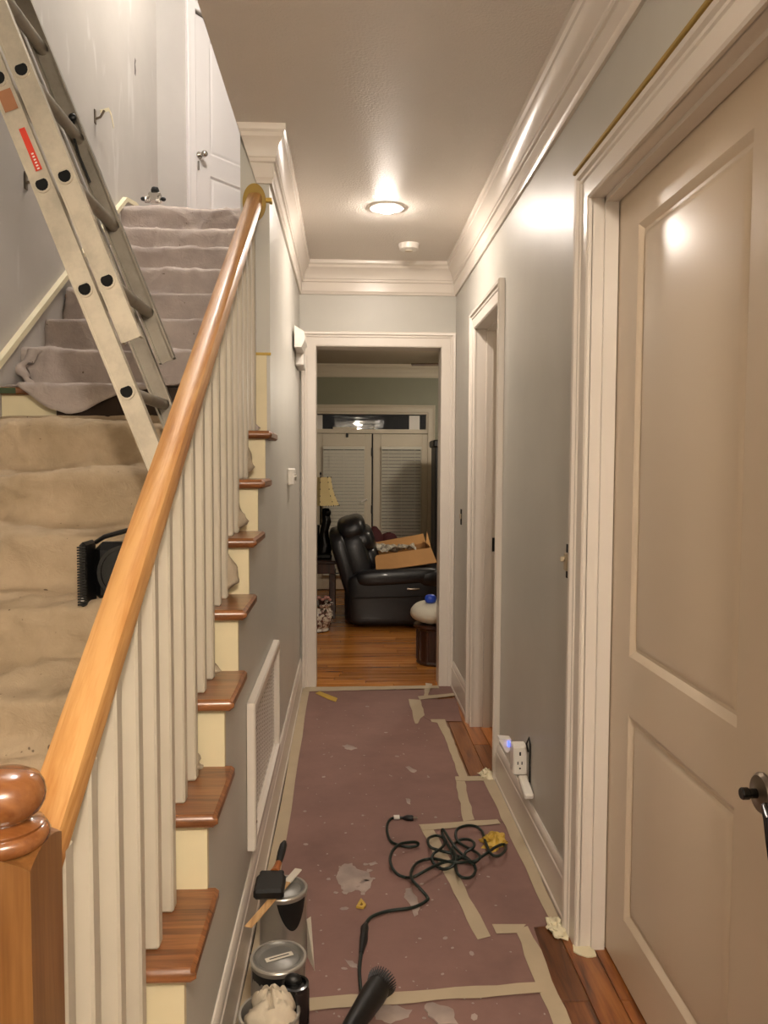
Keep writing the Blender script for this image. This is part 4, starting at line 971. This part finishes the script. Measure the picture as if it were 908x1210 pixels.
def blind(gl, label, tilt, grp='blinds on the French doors'):
    o = thing('window_blind', ((gl[0]+gl[1])/2,YF-.03,.15), label, 'blind', None)
    obj('headrail', MB().box(gl[0]+.005,gl[1]-.005,YF-.045,YF-.016,1.525,1.558,.003), M_blind, o)
    c = (gl[0]+gl[1])/2; mb = MB().box(gl[0]+.008,gl[1]-.008,-.0175,.0175,-.0012,.0012); mb.rot(Matrix.Rotation(tilt,3,'X'),(c,0,0))
    mb.v = [(a,b+YF-.032,c_+1.50) for a,b,c_ in mb.v]
    s0 = obj('slat', mb, M_blind, o, 0); n = 36
    for i in range(1,n): again(s0,(0,0,-.0368*i),o)
    obj('bottom_rail', MB().box(gl[0]+.008,gl[1]-.008,YF-.045,YF-.02,.165,.182,.003), M_blind, o)
    for fx_ in (.18,.5,.82):
        xx = gl[0]+(gl[1]-gl[0])*fx_; obj('ladder_cord', MB().box(xx-.0018,xx+.0018,YF-.052,YF-.050,.18,1.53), M_blind, o, 0)
blind((-.262,.20),'closed white slatted blind on the left French door',-1.35)
blind((.364,.813),'slightly open white slatted blind on the right French door',-1.1)

# ------------------------------------------------------------------ far room: recliner
rcn = thing('recliner', (.38,6.95,0), 'black leather recliner armchair facing right in the far room', 'armchair')
RY = lambda a: Matrix.Rotation(a,3,'Y')
obj('base', MB().ell((.40,6.98,.19),(.42,.40,.185),.25,.2,32,14), M_leather, rcn, 60)
for y_ in (6.60,7.36):
    s_ = MB().ell((.40,y_,.24),(.39,.10,.215),.28,.25,32,14); o = obj('arm_panel', s_, M_leather, rcn, 60)
    obj('arm_pad', MB().ell((.42,y_,.43),(.36,.115,.075),.55,.35,28,12,RY(-.06)).ell((.70,y_,.42),(.12,.12,.085),.7,.6,20,10), M_leather, rcn, 60)
    obj('arm_piping', MB().tube([(.05,y_-.104,.262),(.2,y_-.106,.262),(.45,y_-.106,.268),(.64,y_-.104,.275)],.006,6), M_leather, o)
obj('seat_cushion', MB().ell((.50,6.98,.38),(.34,.28,.10),.4,.3,28,12), M_leather, rcn, 60)
obj('backrest', MB().ell((.10,6.98,.50),(.13,.37,.33),.45,.35,28,16,RY(-.30)), M_leather, rcn, 60)
obj('lumbar_pillow', MB().ell((.18,6.98,.54),(.11,.33,.15),.6,.45,26,12,RY(-.30)), M_leather, rcn, 60)
obj('shoulder_pillow', MB().ell((.115,6.98,.70),(.13,.35,.12),.6,.45,26,12,RY(-.30)), M_leather, rcn, 60)
obj('head_pillow', MB().ell((.045,6.98,.80),(.125,.34,.115),.65,.45,26,12,RY(-.25)), M_leather, rcn, 60)
obj('back_panel', MB().ell((.0,6.98,.46),(.07,.38,.36),.4,.3,26,14,RY(-.30)), M_leather, rcn, 60)
obj('footrest', MB().ell((.83,6.98,.22),(.06,.32,.17),.4,.3,24,12), M_leather, rcn, 60)
obj('release_lever', MB().tube([(.50,6.492,.335),(.56,6.485,.335),(.60,6.488,.338)],[.008,.009,.007],8), M_nickel, rcn)
# cardboard box resting on the arms
cb = thing('cardboard_box', (.48,6.85,.49), 'open cardboard box resting on the seat of the black recliner', 'box')
bx0,bx1,by0,by1,bz0,bz1 = .25,.73,6.68,7.12,.49,.62
mb = MB().box(bx0,bx1,by0,by0+.006,bz0,bz1).box(bx0,bx1,by1-.006,by1,bz0,bz1).box(bx0,bx0+.006,by0,by1,bz0,bz1).box(bx1-.006,bx1,by0,by1,bz0,bz1).box(bx0,bx1,by0,by1,bz0,bz0+.006)
tilt = Matrix.Rotation(-.14,3,'Y'); ctr = (.48,6.9,.52)
mb.rot(tilt,ctr); obj('box_body', mb, M_card, cb, 0)
def flapq(q): m = MB().add(q, [(0,1,2,3)]); m.rot(tilt,ctr); return m
def slabq(q, n=(0,0,.005)):
    n = Vector(n); m = MB().add([Vector(p) for p in q]+[Vector(p)+n for p in q], [(3,2,1,0),(4,5,6,7),(0,1,5,4),(1,2,6,5),(2,3,7,6),(3,0,4,7)]); m.rot(tilt,ctr); return m
obj('box_flap', slabq([(bx0,by0,bz1),(bx1,by0,bz1),(bx1+.02,by0-.15,bz1-.11),(bx0-.01,by0-.15,bz1-.11)]), M_card, cb, 0)
obj('box_flap', slabq([(bx0,by1,bz1),(bx1,by1,bz1),(bx1,by1+.16,bz1+.07),(bx0,by1+.16,bz1+.05)]), M_card, cb, 0)
obj('box_flap', slabq([(bx1,by0+.03,bz1),(bx1,by1,bz1),(bx1+.02,by1,bz1+.10),(bx1-.03,by0+.10,bz1+.04)],(.004,0,.003)), M_card, cb, 0)
obj('box_flap', slabq([(bx0,by0,bz1),(bx0,by1,bz1),(bx0-.10,by1,bz1+.01),(bx0-.10,by0,bz1-.01)]), M_card, cb, 0)
def wrap(u,v): return (bx0-.04+u*.40, by0+.03+v*.36, bz1+.012+.03*vn(u*7,v*7)+.035*(1-u)+.012*vn(u*19,v*15))
mb = MB().grid(wrap,26,20); mb.rot(tilt,ctr)
tag(obj('packing_wrap', mb, M_bub, None, 60), 'crinkled bubble wrap and paper filling the open cardboard box', 'packing material')
# burgundy cushions behind the box
ru = thing('burgundy_cushion', (.27,7.8,.0), 'pointed burgundy cushion between the recliner and the French doors', 'cushion')
obj('cushion_body', MB().lathe((.272,7.8,.45), [(.02,0),(.09,.03),(.11,.12),(.095,.20),(.06,.26),(.02,.305),(0,.31)], 20), M_red, ru, 50)
obj('cushion_base', MB().box(.20,.345,7.72,7.88,0,.45,.02), M_red, ru)
rv = thing('burgundy_cushion', (.415,7.82,.0), 'rounded lower burgundy cushion peeking out above the cardboard box', 'cushion')
obj('cushion_body', MB().lathe((.415,7.82,.42), [(.02,0),(.09,.03),(.11,.12),(.10,.20),(.06,.26),(.0,.28)], 20), M_red, rv, 50)
obj('cushion_base', MB().box(.355,.50,7.75,7.88,0,.42,.02), M_red, rv)

# side table, lamp, planter
tb_ = thing('side_table', (-.33,7.15,0), 'dark wooden side table at the left of the recliner', 'table')
obj('table_top', MB().box(-.56,-.085,6.93,7.37,.487,.517,.006), M_dwood, tb_); obj('apron', MB().box(-.54,-.105,6.95,7.35,.40,.487,.003), M_dwood, tb_)
for x_ in (-.53,-.155):
    for y_ in (6.955,7.295): obj('leg', MB().box(x_,x_+.055,y_,y_+.055,0,.40,.004), M_dwood, tb_)
obj('shelf', MB().box(-.53,-.11,6.97,7.33,.12,.14,.003), M_dwood, tb_)
lm = thing('table_lamp', (-.235,7.15,.517), 'table lamp with dark figure base and cream bell shade on the side table', 'lamp')
lz = .517; M_bronze = plain('dark_bronze','15120e',.35,.6,bump=(25,.6,.01))
obj('lamp_foot', MB().box(-.32,-.135,7.06,7.24,lz,lz+.05,.012), M_bronze, lm)
obj('lamp_figure', MB().tube([(-.21,7.15,lz+.05),(-.19,7.14,lz+.12),(-.205,7.15,lz+.19),(-.20,7.14,lz+.26),(-.18,7.14,lz+.33),(-.19,7.15,lz+.40),(-.205,7.15,lz+.45)],[.07,.062,.045,.038,.042,.036,.018],14).ell((-.175,7.13,lz+.41),(.035,.03,.04),n=12,m=8).tube([(-.28,7.15,lz+.05),(-.275,7.15,lz+.2),(-.26,7.15,lz+.30)],[.05,.03,.02],10), M_bronze, lm, 60)
obj('lamp_stem', MB().tube([(-.235,7.15,lz+.3),(-.235,7.15,lz+.50)],.008,8), M_bronze, lm)
shp = [(.168,.995),(.150,1.03),(.128,1.08),(.110,1.14),(.098,1.20),(.092,1.245)]
obj('lamp_shade', MB().lathe((-.235,7.15,0), shp+[(a-.003,b) for a,b in shp[::-1]], 8), M_shade, lm, 30)
mb = MB()
for i in range(8):
    an = 2*math.pi*i/8
    for a,b in shp: mb.ell((-.235+a*math.cos(an),7.15+a*math.sin(an),b),(.0045,.0045,.007),n=6,m=4)
for i in range(40):
    an = 2*math.pi*i/40; mb.ell((-.235+.165*math.cos(an),7.15+.165*math.sin(an),.993),(.003,.003,.004),n=5,m=3)
obj('shade_fringe', mb, M_bronze, lm)['kind'] = 'stuff'
obj('finial', MB().lathe((-.235,7.15,1.245), [(.004,0),(.004,.02),(.010,.03),(.004,.045),(0,.05)], 10), M_bronze, lm)
pl_ = thing('planter', (-.235,6.45,0), 'white porcelain planter painted with dark flowers, by the side table', 'planter')
obj('planter_bowl', MB().lathe((-.235,6.45,0), [(.08,0),(.095,.012),(.085,.03),(.11,.06),(.128,.11),(.122,.16),(.105,.20),(.112,.215),(.126,.220),(.126,.232),(.105,.232),(.098,.205),(0,.19)], 32), M_cer, pl_, 40)
fl = thing('flower_pot', (-.22,6.46,.20), 'small pinkish blossoms sticking out of the porcelain planter', 'flowers')
for i in range(9):
    an = i*2.4; r_ = .018+.011*i**.5
    obj('blossom', MB().ell((-.20+r_*math.cos(an)*1.3,6.46+r_*math.sin(an),.265+.015*math.sin(i*3)),(.016,.016,.013),n=8,m=5), plain('blossom_pink','b9857a',.8) if i == 0 else bpy.data.materials['blossom_pink'], fl)
obj('stems', MB().tube([(-.21,6.46,.192),(-.205,6.46,.26)],[.02,.03],8), M_dwood, fl)
# stool with cushion
so = thing('round_stool', (.60,5.36,0), 'dark carved round stool by the right side of the end opening', 'stool')
obj('stool_body', MB().lathe((.60,5.36,0), [(.115,0),(.125,.015),(.118,.03),(.118,.235),(.124,.25)], 12), M_dwood, so, 20)
obj('stool_top', MB().lathe((.60,5.36,.25), [(.130,0),(.145,.008),(.145,.020),(.138,.026),(0,.026)], 32), M_dwood, so)
for i in range(12):
    an = math.pi/12*0+2*math.pi*i/12; obj('stool_post', MB().box(.60+.118*math.cos(an)-.008,.60+.118*math.cos(an)+.008,5.36+.118*math.sin(an)-.008,5.36+.118*math.sin(an)+.008,.03,.235,.003), M_dwood, so, 0)
def cus(u,v):
    a = u*2*math.pi; t = -math.pi/2+v*math.pi; c_ = math.cos(t); r_ = .172*abs(c_)**.85
    return (.605+r_*math.cos(a), 5.36+r_*math.sin(a), .352+.078*math.sin(t)*(1 if t < 0 else 1)+.005*vn(math.cos(a)*2,math.sin(a)*2))
tag(obj('white_cushion', MB().grid(cus,28,14), M_pillow, None, 60), 'plump white cushion lying on the dark round stool', 'cushion')
tag(obj('blue_wrapper', MB().ell((.565,5.30,.452),(.040,.035,.030),.8,.8,16,10), M_blue, None, 25), 'shiny blue crumpled wrapper on top of the white cushion', 'wrapper')
# tall dark cabinet and ceiling fan
ca = thing('tall_cabinet', (1.1,7.65,0), 'tall black cabinet showing as a dark edge right of the French doors', 'cabinet')
obj('cabinet_body', MB().box(.845,1.5,7.6,7.95,0,1.53,.006), M_black, ca); obj('cabinet_cornice', MB().box(.825,1.52,7.58,7.97,1.53,1.60,.012), M_black, ca)
obj('cabinet_door', MB().box(.90,1.44,7.59,7.602,.08,1.48,.004), M_blackg, ca)
fn_ = thing('ceiling_fan', (1.2,6.7,ZCF), 'dark bladed ceiling fan with a lamp in the far room, one blade tip in view', 'ceiling fan')
obj('fan_rod', MB().tube([(1.2,6.7,ZCF),(1.2,6.7,2.25)],.012,10), M_nickel, fn_); obj('fan_motor', MB().lathe((1.2,6.7,2.16), [(.05,0),(.09,.02),(.09,.07),(.04,.10)], 24), M_nickel, fn_)
for i in range(5):
    an = math.pi-.12+i*2*math.pi/5; mb = MB().box(.10,.66,-.055,.055,2.200,2.207,.002); R_ = Matrix.Rotation(an,3,'Z')@Matrix.Rotation(.02,3,'X')
    mb.v = [tuple(Vector((1.2,6.7,2.2))+R_@(Vector(q)-Vector((0,0,2.2)))) for q in mb.v]; obj('fan_blade', mb, M_dwood, fn_, 0)
M_globe = plain('lit_fan_globe','ffffff',.4,emit=('ffe3bd',6))
for i in range(3):
    an = i*2.1; obj('fan_lamp', MB().lathe((1.2+.10*math.cos(an),6.7+.10*math.sin(an),2.06), [(0,0),(.03,.006),(.045,.03),(.03,.07),(.015,.09)], 14), M_globe, fn_)
# light fittings that are out of view but light the place
fy = thing('foyer_ceiling_lamp', (FOYER[0],FOYER[1],ZC), 'warm flush ceiling lamp in the foyer behind the viewer', 'ceiling light')
obj('lamp_base', MB().lathe((FOYER[0],FOYER[1],ZC), [(.12,0),(.12,-.02),(.02,-.03)], 24), M_nickel, fy)
ul = thing('upstairs_ceiling_lamp', (-.58,4.2,5.3), 'flush ceiling lamp above the upstairs landing', 'ceiling light')
obj('lamp_base', MB().lathe((-.58,4.2,5.3), [(.12,0),(.12,-.02),(.02,-.03)], 24), M_nickel, ul)
